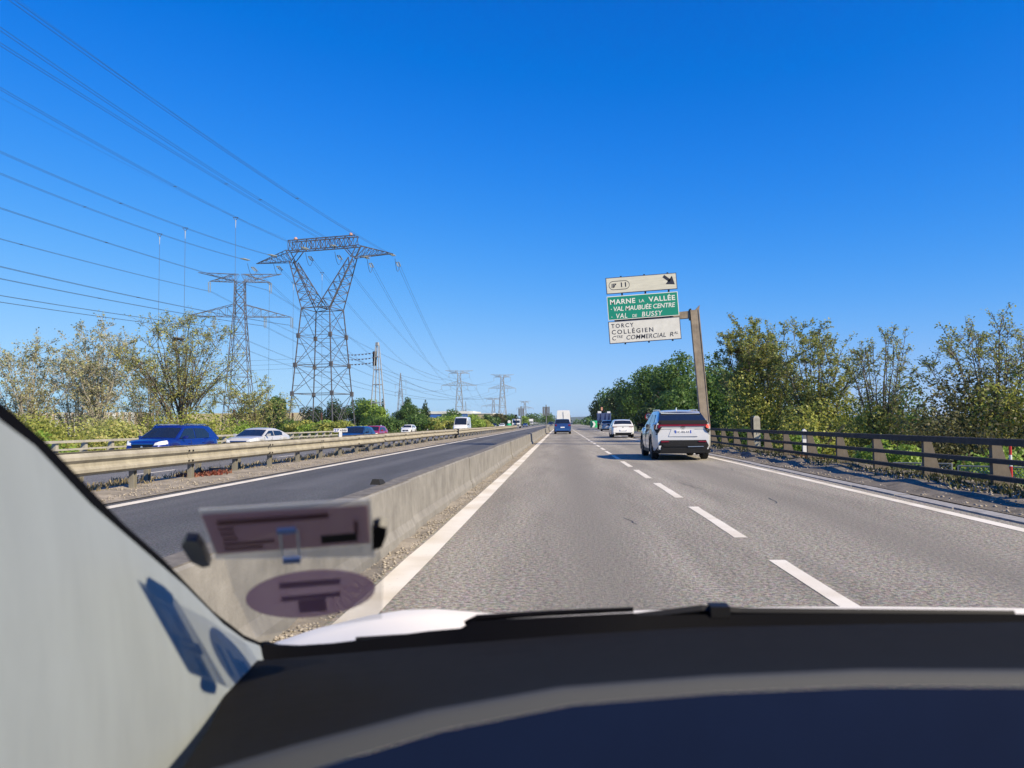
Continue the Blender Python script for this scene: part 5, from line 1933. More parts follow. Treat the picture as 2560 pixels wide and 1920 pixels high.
MB().box(-5.5, 5.5, -6, 14, 0, 6.6).build('wall', 'wall_beige', g)
MB().box(-5.7, 5.7, -6.2, 14.2, 6.6, 6.9).build('roof', 'wall_white', g)
for x in (-3.5, -.5, 2.5):
    MB().box(x, x + .15, -6.06, -5.98, 0, 6.6).build('panel_joint', 'wall_tan', g)
g = empty('tan_building', (-122, 322, -2), R(4), 'long low tan building glimpsed between the dark trees and the large pylon', 'building')
MB().box(-40, 14, -5, 8, 0, 5.0).build('wall', 'wall_tan', g)
fix_normals(MB().prism([(-41, 4.9), (15, 4.9), (12, 8.3), (-38, 8.3)], 'y', -5.5, 8.5).build('roof', 'wall_beige', g))
g = empty('slatted_building', (-62, 92, -3), R(10), 'pale slatted shed wall behind the leftmost loose trees', 'building')
MB().box(-9, 9, 0, 6, 0, 6.0).build('wall', 'wall_tan', g)
for k in range(24):
    MB().box(-9 + k * .75, -8.6 + k * .75, -.08, 0, 1.5, 6.0).build('slat', 'wall_white', g)

mat('hill', (0.045, 0.075, 0.04), rough=1.0, var=.3, scale=.01)
hx = np.linspace(-3500, 3500, 90)
hr = np.random.default_rng(4)
prof_h = 22 + 10 * np.sin(hx * .0013 + 1.2) + 5 * np.sin(hx * .0047) + hr.normal(0, 1.2, 90)
V, F = [], []
for j, (yy, f) in enumerate(((3600, 0), (3900, .75), (4200, 1.0), (4700, .9), (5400, -.1))):
    for x, h_ in zip(hx, prof_h):
        V.append((x, yy, -3 + h_ * f))
for j in range(4):
    for i in range(89):
        a = j * 90 + i
        F.append((a, a + 1, a + 91, a + 90))
tag(add_obj('hills', mesh_np('hills', V, F, True), None, 'hill'), kind='structure')


# ---------------------------------------------------------------- vegetation
def leaves_mesh(name, P, N, size, seed, aspect=.62):
    """one diamond-shaped leaf per point"""
    r = np.random.default_rng(seed)
    n = len(P)
    N = N + r.normal(0, .55, (n, 3))
    N /= np.linalg.norm(N, axis=1, keepdims=True) + 1e-9
    T = np.cross(N, r.normal(size=(n, 3)))
    T /= np.linalg.norm(T, axis=1, keepdims=True) + 1e-9
    B_ = np.cross(N, T)
    s = size * r.uniform(.55, 1.25, (n, 1))
    a = P + T * s * .5
    b = P + B_ * s * aspect * .5 + N * s * .10
    c = P - T * s * .5
    d = P - B_ * s * aspect * .5 + N * s * .10
    V = np.stack([a, b, c, d], 1).reshape(-1, 3)
    F = np.arange(n * 4).reshape(n, 4)
    return mesh_np(name, V, F)


def dense_crown(seed, rad, n, leaf, lobes=14, fill=.25, flat_bottom=.55):
    """leaf points in clumps over a lumpy ellipsoid; rad = (rx,ry,rz); centre at origin"""
    r = np.random.default_rng(seed)
    rad = np.array(rad)
    C_ = r.normal(size=(lobes, 3))
    C_ /= np.linalg.norm(C_, axis=1, keepdims=True)
    C_[:, 2] = np.where(C_[:, 2] < -flat_bottom, -flat_bottom, C_[:, 2])
    C_ *= r.uniform(.45, .72, (lobes, 1))
    C_[0] = 0
    lr = r.uniform(.28, .46, lobes)
    lr[0] = .55
    k = r.choice(lobes, n, p=lr ** 2 / (lr ** 2).sum())
    d = r.normal(size=(n, 3))
    d /= np.linalg.norm(d, axis=1, keepdims=True)
    rr = np.where(r.random(n) < fill, r.uniform(.3, .85, n), r.uniform(.82, 1.08, n))
    # sub-clumps: thin out by a coarse random field for gaps
    P = (C_[k] + d * (lr[k] * rr)[:, None])
    cell = np.floor(P * 7.0).astype(int)
    h = (cell[:, 0] * 73856093 ^ cell[:, 1] * 19349663 ^ cell[:, 2] * 83492791) & 1023
    keep = (h > 210) | (r.random(n) < .25)
    P, d = P[keep], d[keep]
    return P * rad, d


CROWN_CACHE = {}


def dense_tree(name, label, loc, top, rx, m, leaf, n, seed, group, cat='tree', ry=None, base=None, bare=.18, bark='bark'):
    """tree or shrub: crown fills from just above the base to the top (world heights)"""
    x, y = loc
    zb = float(ground_z(np.array(x), np.array(y))) if base is None else base
    H_ = top - zb
    g = empty(name, (x, y, zb), 0, label, cat, group)
    ry = rx if ry is None else ry
    rz = H_ * (1 - bare) / 2
    key = (seed, n, m, leaf, round(rx, 2), round(ry, 2), round(rz, 2))
    P, d = dense_crown(seed, (rx, ry, rz), n, leaf)
    P[:, 2] += H_ * bare + rz
    o = add_obj('crown', leaves_mesh('crown', P, d, leaf, seed), g, m)
    tr = MB()
    r = random.Random(seed)
    tw = max(.06, H_ * .018)
    tr.path([(0, 0, -.2), (r.uniform(-.1, .1), r.uniform(-.1, .1), H_ * .35), (r.uniform(-.2, .2), 0, H_ * .62)], [tw, tw * .75, tw * .4], 6)
    for _ in range(5):
        a = r.uniform(0, 6.28)
        z0 = H_ * r.uniform(.2, .5)
        tr.path([(0, 0, z0), (math.cos(a) * rx * .3, math.sin(a) * ry * .3, z0 + H_ * .12), (math.cos(a) * rx * .7, math.sin(a) * ry * .7, z0 + H_ * .28)], [tw * .5, tw * .35, tw * .15], 5)
    tr.build('trunk', bark, g)
    return g


TIPS = {}


def sparse_tree(name, label, loc, top, rx, m, leaf, seed, group, limbs=13, crown0=.30, leaf_per=5, bark='bark', base=None, fork=.16, dens=1.0, lean=0.0, subs=8):
    """open crown: limbs fan out from a low fork into a domed envelope, twigs along them carry tufts of leaves"""
    x, y = loc
    zb = float(ground_z(np.array(x), np.array(y))) if base is None else base
    H_ = top - zb
    g = empty(name, (x, y, zb), 0, label, 'tree', group)
    r = random.Random(seed)
    mb = MB()
    P, D = [], []
    r0 = max(.10, H_ * .015)
    fz = H_ * fork
    mb.path([(0, 0, -.3), (r.uniform(-.05, .05), 0, fz * .5), (0, 0, fz)], [r0 * 1.25, r0 * 1.1, r0], 7)
    ends = []
    for k in range(limbs):
        t = (k + .5) / limbs
        a = k * 2.39996 + r.uniform(-.3, .3)
        rad = math.sqrt(t) * r.uniform(.82, 1.0)
        q = Vector((math.cos(a) * rx * rad + lean * H_ * .1, math.sin(a) * rx * rad, 0))
        dome = math.sqrt(max(0.02, 1 - (rad * .93) ** 2))
        q.z = H_ * (crown0 + (1 - crown0) * (.28 + .72 * dome)) * r.uniform(.88, 1.0)
        if k == 0:
            q.z = H_ * .97
        p0 = Vector((0, 0, fz * r.uniform(.75, 1.15)))
        c = p0.lerp(q, .45) + Vector((-q.x * .10, -q.y * .10, H_ * .05))
        pts = []
        n = 9
        for s in range(n + 1):
            u = s / n
            pt = p0 * (1 - u) ** 2 + c * 2 * u * (1 - u) + q * u * u
            if 0 < s < n:
                pt += Vector((r.gauss(0, .05), r.gauss(0, .05), r.gauss(0, .05))) * (H_ * .06)
            pts.append(pt)
        lr = r0 * r.uniform(.30, .55) * (1.0 if k % 3 == 0 else .7)
        mb.path(pts, [lr * (1 - u / n) ** .9 + .009 for u in range(n + 1)], 5)
        ends.append(pts[-2])
        for b in range(int(subs * dens) + 3):
            u = r.uniform(.16, 1.0) if b >= 3 else r.uniform(.82, 1.0)
            f = u * n
            i0 = min(n - 1, int(f))
            st = pts[i0].lerp(pts[i0 + 1], f - i0)
            d = (pts[i0 + 1] - pts[i0]).normalized()
            nd = (d * .45 + Vector((r.gauss(0, .6), r.gauss(0, .6), r.gauss(.22, .38)))).normalized()
            ln = rx * r.uniform(.26, .58) * (1.25 - .65 * u)
            e1 = st + nd * ln * .55 + Vector((0, 0, .02))
            e2 = st + nd * ln + Vector((r.gauss(0, .12), r.gauss(0, .12), r.uniform(.0, .22))) * ln
            mb.path([st, e1, e2], [lr * .2 + .008, .012, .007], 3)
            for w in range(6):
                v = r.uniform(.25, 1.0)
                s2 = st.lerp(e2, v)
                d2 = (nd * .6 + Vector((r.gauss(0, .6), r.gauss(0, .6), r.gauss(.25, .4)))).normalized()
                l2 = ln * r.uniform(.22, .5)
                tip = s2 + d2 * l2
                mb.path([s2, tip], [.010, .006], 3)
                for z in range(leaf_per):
                    vv = r.uniform(.35, 1.1)
                    P.append(tuple(s2 + d2 * (l2 * vv) + Vector((r.gauss(0, 1), r.gauss(0, 1), r.gauss(0, 1))) * (leaf * .55)))
                    D.append((r.gauss(0, .5), r.gauss(0, .5), 1.0))
    mb.build('trunk', bark, g)
    add_obj('crown', leaves_mesh('crown', np.array(P), np.array(D), leaf, seed, .6), g, m)
    TIPS[seed] = [Vector((x, y, zb)) + p for p in ends]
    return g


LG_ = 'loose trees beyond the left parapet'
sparse_tree('loose_tree', 'broad loose tree with forked trunk and a dark nest, left of the left pylon', (-27.9, 55), 9.5, 4.6, 'leaf_sparse', .165, 101, LG_, limbs=22, subs=11, leaf_per=5, crown0=.25, fork=.33)
sparse_tree('loose_tree', 'loose pale tree with a single straight trunk, second from the left edge', (-32.4, 52), 8.5, 3.4, 'leaf_pale', .165, 102, LG_, limbs=18, subs=10, leaf_per=5, bark='bark_pale', fork=.36)
sparse_tree('loose_tree', 'loose thin tree cut by the left edge of the photo', (-36.0, 50), 7.3, 3.2, 'leaf_pale', .165, 103, LG_, limbs=16, subs=10, leaf_per=5, bark='bark_pale', fork=.30)
sparse_tree('loose_tree', 'loose tree set back between the broad one and the straight trunked one', (-34.6, 63), 7.6, 4.0, 'leaf_sparse', .165, 104, LG_, limbs=17, subs=10, leaf_per=5, bark='bark_pale')
sparse_tree('loose_tree', 'low loose tree in front of the foot of the left pylon', (-25.2, 61), 4.7, 3.8, 'leaf_sparse', .165, 105, LG_, limbs=15, subs=10, leaf_per=6)
sparse_tree('loose_tree', 'short loose tree left of the straight trunked one', (-37.0, 57), 7.0, 3.5, 'leaf_pale', .165, 106, LG_, limbs=15, subs=10, leaf_per=5, bark='bark_pale')
bl = [(-22.6, 47, 2.7, 3.4, 'leaf_olive', 'olive bush right of the broad loose tree behind the silver sedan'),
      (-25.4, 50, 2.9, 3.4, 'leaf_olive', 'olive bush at the foot of the broad loose tree'),
      (-25.8, 43, 1.9, 3.0, 'leaf_sparse', 'pale olive bush behind the blue SUV roof'),
      (-28.6, 46, 2.4, 3.2, 'leaf_sparse', 'pale bush left of the broad tree, above the blue SUV'),
      (-30.6, 50, 2.8, 3.2, 'leaf_pale', 'pale dry bush under the straight trunked tree'),
      (-26.5, 37, 1.3, 2.6, 'leaf_bright', 'low bright green bush left of the blue SUV above the parapet'),
      (-28.8, 41, 2.0, 2.8, 'leaf_olive', 'olive bush behind the low bright green one'),
      (-31.8, 44, 2.6, 3.0, 'leaf_olive', 'olive bush just above the dark pillar strip'),
      (-34.4, 47, 3.2, 3.2, 'leaf_sparse', 'pale bush under the thin tree at the left edge'),
      (-37.6, 51, 3.6, 3.2, 'leaf_olive', 'bush at the left edge under the loose trees'),
      (-22.9, 56, 2.2, 3.0, 'leaf_bright', 'bright bush between the olive bush and the dark green trees'),
      (-23.4, 34, 0.3, 2.2, 'leaf_olive', 'low hedge growing through the left parapet rails'),
      (-22.6, 40, 0.4, 2.4, 'leaf_olive', 'low hedge right behind the left parapet by the blue SUV'),
      (-22.4, 51.5, .5, 2.6, 'leaf_bright', 'low hedge behind the left parapet by the silver sedan'),
      (-23.2, 61, .6, 3.0, 'leaf_bright', 'low hedge where the left parapet ends')]
for i, (x, y, top_, rx, m, lab) in enumerate(bl):
    dense_tree('bush', lab, (x, y), top_, rx, m, .19, 7500, 200 + i, 'bushes beyond the left parapet', 'bush', bare=.02)

mid = [(-49.2, 128, 6.8, 3.0, 'leaf_dense', 'round dark green tree behind the left pylon foot'), (-46.2, 122, 5.9, 2.4, 'leaf_dense', 'small round dark green tree right of its taller neighbour'),
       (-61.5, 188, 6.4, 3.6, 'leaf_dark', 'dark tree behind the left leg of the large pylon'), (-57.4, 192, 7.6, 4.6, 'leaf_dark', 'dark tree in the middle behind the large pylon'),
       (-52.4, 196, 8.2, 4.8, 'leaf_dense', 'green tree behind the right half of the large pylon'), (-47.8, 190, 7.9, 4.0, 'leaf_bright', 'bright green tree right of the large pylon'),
       (-44.4, 184, 5.8, 3.2, 'leaf_bright', 'bright bush left of the ladder mast'), (-40.5, 196, 5.0, 3.8, 'leaf_dense', 'green bush right of the ladder mast'),
       (-46.5, 230, 9.6, 3.0, 'leaf_dense', 'tree behind the ladder mast')]
for i, (x, y, top_, rx, m, lab) in enumerate(mid):
    dense_tree('round_tree', lab, (x, y), top_, rx, m, .48, 4200, 300 + i, 'trees around the large pylon', bare=.05)
hedge = [(-36.0, 122, 1.9, 4.0, 'leaf_olive'), (-41.5, 128, 2.2, 4.2, 'leaf_bright'), (-47.5, 138, 2.0, 4.2, 'leaf_olive'), (-32.5, 140, 3.2, 4.2, 'leaf_dense'), (-37.5, 160, 2.6, 4.5, 'leaf_olive'),
         (-31.0, 165, 3.6, 4.5, 'leaf_dense'), (-38.2, 196, 7.0, 4.2, 'leaf_dense'), (-28.6, 168, 2.8, 4.2, 'leaf_olive'), (-27.0, 185, 3.4, 4.5, 'leaf_bright'), (-29.8, 205, 5.6, 4.2, 'leaf_dense'), (-24.8, 178, 2.6, 3.8, 'leaf_olive'),
         (-24.2, 210, 4.0, 4.2, 'leaf_bright'), (-21.5, 215, 2.6, 3.6, 'leaf_olive'), (-22.4, 262, 5.4, 4.0, 'leaf_brown'), (-20.0, 268, 4.2, 3.6, 'leaf_dense'), (-24.0, 255, 4.2, 4.0, 'leaf_dense'), (-33.0, 128, 1.0, 3.6, 'leaf_olive'), (-54, 150, 2.6, 4.5, 'leaf_dense'),
         (-60, 150, 3.0, 4.5, 'leaf_olive'), (-64, 170, 3.4, 4.8, 'leaf_dense'), (-21.0, 320, 5.2, 4.8, 'leaf_dense'), (-19.0, 390, 5.0, 5.0, 'leaf_bright'), (-17.0, 470, 7.5, 6.0, 'leaf_dense'), (-8.5, 480, 8.0, 5.5, 'leaf_dense'), (-11.5, 520, 8.5, 6.5, 'leaf_bright')]
hl = ['nearest low olive hedge clump below the ladder mast', 'bright hedge clump left of the ladder mast foot', 'olive hedge clump in front of the large pylon legs', 'green bush above the red car', 'olive hedge clump above the navy car',
      'green bush right of the ladder mast foot', 'tall green tree left of the cypress', 'olive hedge clump left of the white van', 'bright bush close left of the white van', 'green bush in front of the warehouse', 'olive hedge right of the white van',
      'bright bush in front of the beige building', 'olive hedge below the beige building', 'brownish round tree right of the beige building', 'green bush right of the brownish round tree', 'green bush left of the brownish round tree', 'low hedge behind the small white car',
      'green hedge clump left of the large pylon', 'olive hedge clump behind the dark green trees', 'dark hedge clump at the left foot of the large pylon', 'green tree behind the white crane lorry', 'bright tree behind the white box lorries', 'green tree far left of the overhead panels',
      'green tree under the overhead panels', 'bright tree behind the overhead panels']
for i, (x, y, top_, rx, m) in enumerate(hedge):
    dense_tree('hedge_bush', hl[i], (x, y), top_, rx, m, .5 if y < 230 else .8, 2600 if y < 230 else 1500, 400 + i, 'hedge along the far verge', 'bush', bare=.0)
dense_tree('cypress', 'dark narrow cypress standing above the hedge left of the warehouse', (-35.8, 202), 6.9, 1.2, 'leaf_dark', .4, 1800, 450, None, bare=.05)
dense_tree('cypress', 'small dark cypress left of the ladder mast top', (-58.5, 250), 10.0, 1.0, 'leaf_dark', .4, 1500, 451, None, bare=.05)

# right side
RG = 'dense trees along the right side of the road'
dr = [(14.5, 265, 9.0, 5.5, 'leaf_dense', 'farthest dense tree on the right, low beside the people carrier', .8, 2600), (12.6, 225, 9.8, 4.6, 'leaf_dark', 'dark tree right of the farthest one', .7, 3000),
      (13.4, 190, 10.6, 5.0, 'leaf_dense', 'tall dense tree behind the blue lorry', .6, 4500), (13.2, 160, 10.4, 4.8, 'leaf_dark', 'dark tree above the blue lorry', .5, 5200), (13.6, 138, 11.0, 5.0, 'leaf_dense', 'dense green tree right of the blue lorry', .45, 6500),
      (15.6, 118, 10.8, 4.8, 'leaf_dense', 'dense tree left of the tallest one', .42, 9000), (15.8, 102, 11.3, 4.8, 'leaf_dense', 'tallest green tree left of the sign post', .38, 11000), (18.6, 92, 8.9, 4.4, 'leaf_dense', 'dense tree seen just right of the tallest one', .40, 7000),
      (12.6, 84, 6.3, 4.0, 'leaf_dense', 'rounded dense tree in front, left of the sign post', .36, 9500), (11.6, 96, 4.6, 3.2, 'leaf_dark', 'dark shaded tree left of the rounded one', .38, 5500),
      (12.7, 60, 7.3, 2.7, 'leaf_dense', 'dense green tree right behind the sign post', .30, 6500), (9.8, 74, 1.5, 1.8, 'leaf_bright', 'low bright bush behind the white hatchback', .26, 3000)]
for i, (x, y, top_, rx, m, lab, lf, n_) in enumerate(dr):
    dense_tree('dense_tree' if top_ > 2 else 'bush', lab, (x, y), top_, rx, m, lf, n_, 500 + i, RG, 'tree' if top_ > 2 else 'bush', bare=.03)
SG = 'loose trees beyond the right parapet'
sparse_tree('loose_tree', 'tall loose tree holding a dark nest, right of the sign post', (10.9, 45), 7.2, 2.3, 'leaf_fresh', .15, 601, SG, limbs=20, subs=12, leaf_per=9, crown0=.3)
sparse_tree('loose_tree', 'loose tree in the middle of the right row, second from the sign post', (13.5, 42), 6.6, 2.5, 'leaf_fresh', .14, 602, SG, limbs=19, subs=11, leaf_per=8, crown0=.35)
sparse_tree('loose_tree', 'thin loose tree with upright limbs left of the dark mound', (15.3, 38), 5.6, 2.1, 'leaf_fresh', .12, 603, SG, limbs=17, subs=9, leaf_per=4, crown0=.45)
sparse_tree('loose_tree', 'tall loose yellowish tree behind the dark mound', (18.4, 34), 5.5, 3.0, 'leaf_fresh', .125, 604, SG, limbs=20, subs=11, leaf_per=5, crown0=.45)
sparse_tree('loose_tree', 'loose tree cut by the right edge of the photo', (20.8, 32), 4.5, 2.6, 'leaf_fresh', .125, 605, SG, limbs=17, subs=10, leaf_per=5, crown0=.4)
sparse_tree('loose_tree', 'loose tree between the nest tree and the second one', (12.4, 47), 6.4, 2.5, 'leaf_fresh', .145, 606, SG, limbs=17, subs=11, leaf_per=8)
br_ = [(11.0, 43, 4.8, 2.6, 'leaf_olive', 'olive bush under the nest tree right of the sign post'), (13.6, 41, 3.9, 2.6, 'leaf_olive', 'olive bush under the second loose tree'), (11.4, 36, 2.6, 2.1, 'leaf_olive', 'olive bush behind the timber post'),
       (15.4, 38, 3.0, 2.4, 'leaf_olive', 'olive bush left of the dark mound'), (15.8, 32, 4.2, 2.9, 'leaf_brown', 'big dark rounded mound of foliage in the right row'), (17.4, 30.5, 3.4, 2.4, 'leaf_olive', 'olive right shoulder of the dark mound'),
       (12.8, 28, 2.0, 2.2, 'leaf_brown', 'dark brownish shrub in front of the mound, left one'), (14.8, 26, 2.0, 2.2, 'leaf_brown', 'dark brownish shrub in front of the mound, right one'), (17.4, 26, 2.0, 2.1, 'leaf_olive', 'olive shrub near the right edge'),
       (19.8, 29, 2.4, 2.2, 'leaf_olive', 'olive shrub at the right edge under the loose tree'), (9.6, 31, .75, 1.1, 'leaf_bright', 'bright green shrub behind the parapet beside the white marker post'), (10.4, 25.5, .75, 1.3, 'leaf_bright', 'bright green shrub behind the middle of the parapet'),
       (11.6, 21.5, .85, 1.3, 'leaf_bright', 'bright green mound behind the parapet near the right edge'), (13.8, 20.5, .4, 1.6, 'leaf_dense', 'green shrub behind the mesh fence'), (9.4, 39, 1.0, 1.2, 'leaf_dense', 'green shrub left of the timber post'),
       (15.6, 22, .9, 1.7, 'leaf_dense', 'green shrub at the right edge behind the striped pole'), (9.3, 50, 1.4, 1.4, 'leaf_dense', 'green shrub behind the silver crossover'), (14.6, 50, 4.6, 3.0, 'leaf_dense', 'green tree behind the second loose tree'), (18.5, 44, 3.6, 3.4, 'leaf_dense', 'green trees filling the gap behind the thin loose tree')]
for i, (x, y, top_, rx, m, lab) in enumerate(br_):
    dense_tree('bush', lab, (x, y), top_, rx, m, .165 if y > 30 else .135, 9000, 700 + i, 'bushes beyond the right parapet', 'bush', bare=.0)


def nest(label, loc, r0=.32):
    r = random.Random(5)
    mb = MB()
    for k in range(110):
        a, b = r.uniform(0, 6.28), r.uniform(-.7, .5)
        p = Vector((math.cos(a) * r0, math.sin(a) * r0, b * r0 * .7)) * r.uniform(.3, 1.0)
        d = Vector((-math.sin(a) + r.gauss(0, .4), math.cos(a) + r.gauss(0, .4), r.gauss(0, .3))).normalized() * r0 * .8
        mb.tube(p - d, p + d, .012, .008, 3)
    o = mb.build('bird_nest', 'bark')
    o.location = loc
    tag(o, label, 'nest')


nest('dark ragged bird nest in the top of the tree right of the sign post', TIPS[601][4], .34)
nest('dark bird nest in the top of the broad left tree', TIPS[101][2], .32)

# far wood along the horizon: reads as one mass
r_ = np.random.default_rng(77)
P, D = [], []
for k in range(150):
    y = r_.uniform(420, 900)
    x = r_.choice([r_.uniform(-330, -24 - (y - 420) * .02), r_.uniform(14, 240)])
    n = 120
    d = r_.normal(size=(n, 3)); d /= np.linalg.norm(d, axis=1, keepdims=True); d[:, 2] = np.abs(d[:, 2])
    R0 = r_.uniform(4, 7)
    P.append(d * np.array([R0, R0, R0 * .95]) * r_.uniform(.8, 1.05, (n, 1)) + np.array([x, y, -1.5])); D.append(d)
o = add_obj('distant_wood', leaves_mesh('distant_wood', np.concatenate(P), np.concatenate(D), 2.2, 78), None, 'leaf_dense')
tag(o, 'distant green wood along the horizon', 'wood', kind='stuff')

# ---------------------------------------------------------------- mesh fence below the right parapet
mat('fence_wire', (0.30, 0.31, 0.31), rough=.5, metal=.6)
fx0, fx1, fy0, fy1 = 8.5, 10.6, 20.3, 18.6
for lab, A, B_, z0, z1 in (('wire mesh fence panel seen under the parapet rails, left one', (8.4, 20.2), (9.55, 19.6), -.75, .14), ('framed wire mesh gate seen under the parapet rails, right one', (9.6, 19.4), (11.2, 18.3), -.85, .10)):
    g = empty('mesh_fence', (A[0], A[1], z0), 0, lab, 'fence')
    dx, dy, hh = B_[0] - A[0], B_[1] - A[1], z1 - z0
    ln = math.hypot(dx, dy)
    for t in (0, .5, 1):
        MB().tube((dx * t, dy * t, -2.6), (dx * t, dy * t, hh), .022).build('post', 'fence_wire', g)
    for z in (0.05, hh):
        MB().tube((0, 0, z), (dx, dy, z), .018).build('rail', 'fence_wire', g)
    mb = MB()
    st = .085
    k = -hh
    while k < ln:
        for sg in (1, -1):
            a0, a1 = max(0, k), min(ln, k + hh)
            if a1 > a0:
                za, zb_ = (a0 - k, a1 - k) if sg > 0 else (hh - (a0 - k), hh - (a1 - k))
                mb.tube((dx * a0 / ln, dy * a0 / ln, za), (dx * a1 / ln, dy * a1 / ln, zb_), .004, .004, 3, caps=False)
        k += st
    mb.build('mesh', 'fence_wire', g, kind='stuff')
    if lab.startswith('framed'):
        MB().box(dx * .42, dx * .42 + .14, dy * .42 - .03, dy * .42 - .015, hh * .62, hh * .74).build('tag_plate', 'delineator', g)

# debris on the median: torn tyre strip and reddish dead plant
mb = MB()
pts = [(-8.55, 17.6, .03), (-8.5, 18.1, .05), (-8.62, 18.7, .13), (-8.6, 19.3, .10), (-8.75, 20.0, .05)]
rings = []
for i, p in enumerate(pts):
    rings.append([(p[0] - .10, p[1], p[2] + .02), (p[0] + .10, p[1], p[2] - .01), (p[0] + .10, p[1], p[2] + .012), (p[0] - .10, p[1], p[2] + .05)])
tag(fix_normals(mb.loft(rings).build('tyre_strip', 'tyre', None, smooth=60)), 'torn black strip of tyre lying under the guardrail', 'tyre strip')
mat('red_debris', (0.22, 0.05, 0.03), rough=.8, var=.5, scale=30)
leaf_mat('red_leaf', [(0.24, 0.06, 0.035), (0.16, 0.035, 0.02), (0.34, 0.16, 0.10), (0.20, 0.05, 0.03)], trans=.2)
blades('red_weed', 'red_leaf', [(-8.85 + .45 * random.random(), 17.3 + 1.7 * random.random(), .0) for _ in range(60)], 18, .16, .10, 'reddish dead weed under the guardrail beside the tyre strip', 'weed', 31, w=.03)
blades('red_weed', 'red_leaf', [(7.5 + .35 * random.random(), 23.6 + 1.6 * random.random(), .05) for _ in range(30)], 14, .12, .10, 'reddish dead weed at the foot of the right parapet', 'weed', 32, w=.03)

# ---------------------------------------------------------------- our own car: pillar, dashboard, windscreen, bonnet
mat('trim_cloth', (0.245, 0.275, 0.298), rough=.95, var=.045, scale=5, stretch=(1, 6, 1.2), bump=.25, bscale=900)
mat('seal_black', (0.003, 0.003, 0.004), rough=.7, spec=.06)
mat('dash_charcoal', (0.0105, 0.0095, 0.0085), rough=.85, var=.12, scale=40, bump=.25, bscale=700, spec=.12)
mat('dash_navy_shade', (0.0040, 0.0095, 0.032), rough=.8, spec=.08, var=.06, scale=12)  # roof shade and blue sky reflection put into the hood face's colour
mat('bonnet_white', (0.88, 0.81, 0.68), rough=.5, spec=.3)
mat('dash_rim_sunlit', (0.060, 0.062, 0.064), rough=.7, spec=.3, bump=.15, bscale=600)  # sunlit lip painted as a lighter grey than the dashboard plastic
own = empty('own_car', (0, .9, .2), 0, 'car we ride in: grey pillar, dark dashboard, wipers and white bonnet edge in the foreground', 'car')
OX, OY, OZ = 0, .9, .2


def ol(p):
    return (p[0] - OX, p[1] - OY, p[2] - OZ)


edge = [(-.5, .40, 1.40), (-0.5, 0.657, 1.242), (-0.5, 0.701, 1.219), (-0.5, 0.789, 1.155), (-0.5, 0.92, 1.074), (-0.5, 0.999, 1.025), (-0.5, 1.115, 0.946), (-0.5, 1.194, 0.901), (-0.5, 1.282, 0.863)]
low = [(-0.5, 1.291, 0.834), (-0.5, 1.118, 0.821), (-0.5, 1.023, 0.816), (-0.5, 0.943, 0.815), (-.5, .80, .74), (-.5, .62, .72), (-.5, .30, .8), (-.5, .2, 1.2)]
# pillar trim: a padded panel, its middle bulging towards the cabin
low_m = [(-.5, 0.10, 1.0), (-.5, .20, .75), (-.5, .35, .60), (-.5, .55, .52), (-.5, .80, .52), (-.5, .943, .55), (-.5, 1.06, .60), (-.5, 1.18, .66), (-.5, 1.291, .72)]
rings = []
for a, b in zip(edge, low_m):
    a, b = Vector(a), Vector(b)
    ring = []
    for k in range(9):
        t = k / 8
        q = a + (b - a) * t
        bulge = .030 * math.sin(math.pi * min(1, t * 1.3 + .02))
        ring.append(ol((q.x + bulge, q.y, q.z)))
    rings.append(ring)
outer = [[(p[0] - .08, p[1], p[2]) for p in r] for r in rings]
mb = MB().loft(rings, close=False)
mb.loft([r[::-1] for r in outer], close=False)
fix_normals(mb.build('pillar_trim', 'trim_cloth', own, smooth=60))
seal_up = [(-.51, .42, 1.42), (-0.51, 0.67, 1.26), (-0.51, 0.731, 1.224), (-0.51, 0.816, 1.163), (-0.51, 0.873, 1.123), (-0.51, 0.965, 1.066), (-0.51, 1.106, 0.967), (-0.51, 1.218, 0.902), (-0.51, 1.291, 0.869)]
seal_lo = [(-.505, .38, 1.36), (-.505, .64, 1.215), (-.505, .69, 1.19), (-.505, .78, 1.125), (-.505, .84, 1.085), (-.505, .93, 1.03), (-.505, 1.08, .925), (-.505, 1.2, .865), (-.50, 1.30, .83)]
mb = MB()
seal_lo = [tuple(Vector(b).lerp(Vector(a), .55)) for a, b in zip(seal_up, seal_lo)]
mb.loft([[ol(a), ol(b), ol((b[0] - .03, b[1], b[2])), ol((a[0] - .03, a[1], a[2]))] for a, b in zip(seal_up, seal_lo)])
fix_normals(mb.build('windscreen_seal', 'seal_black', own, smooth=50))
# black band along the foot of the windscreen
frit = [(-0.51, 1.285, .872), (-0.49, 1.25, 0.882), (-0.472, 1.25, 0.877), (-0.436, 1.25, 0.876), (-0.381, 1.25, 0.88), (-0.31, 1.25, 0.889), (-0.221, 1.25, 0.901), (-0.168, 1.25, 0.906), (-.147, 1.25, .918), (0.005, 1.25, 0.927), (0.112, 1.25, .933), (0.118, 1.25, 0.929), (0.345, 1.25, 0.934), (0.709, 1.25, 0.935), (1.0, 1.25, .932)]
frit_low = [(x, 1.2, z - .055) for x, y, z in frit]
mb = MB().loft([[ol(a), ol(b), ol((b[0], b[1] + .03, b[2])), ol((a[0], a[1] + .02, a[2] - .004))] for a, b in zip(frit, frit_low)])
fix_normals(mb.build('windscreen_band', 'seal_black', own, smooth=50))
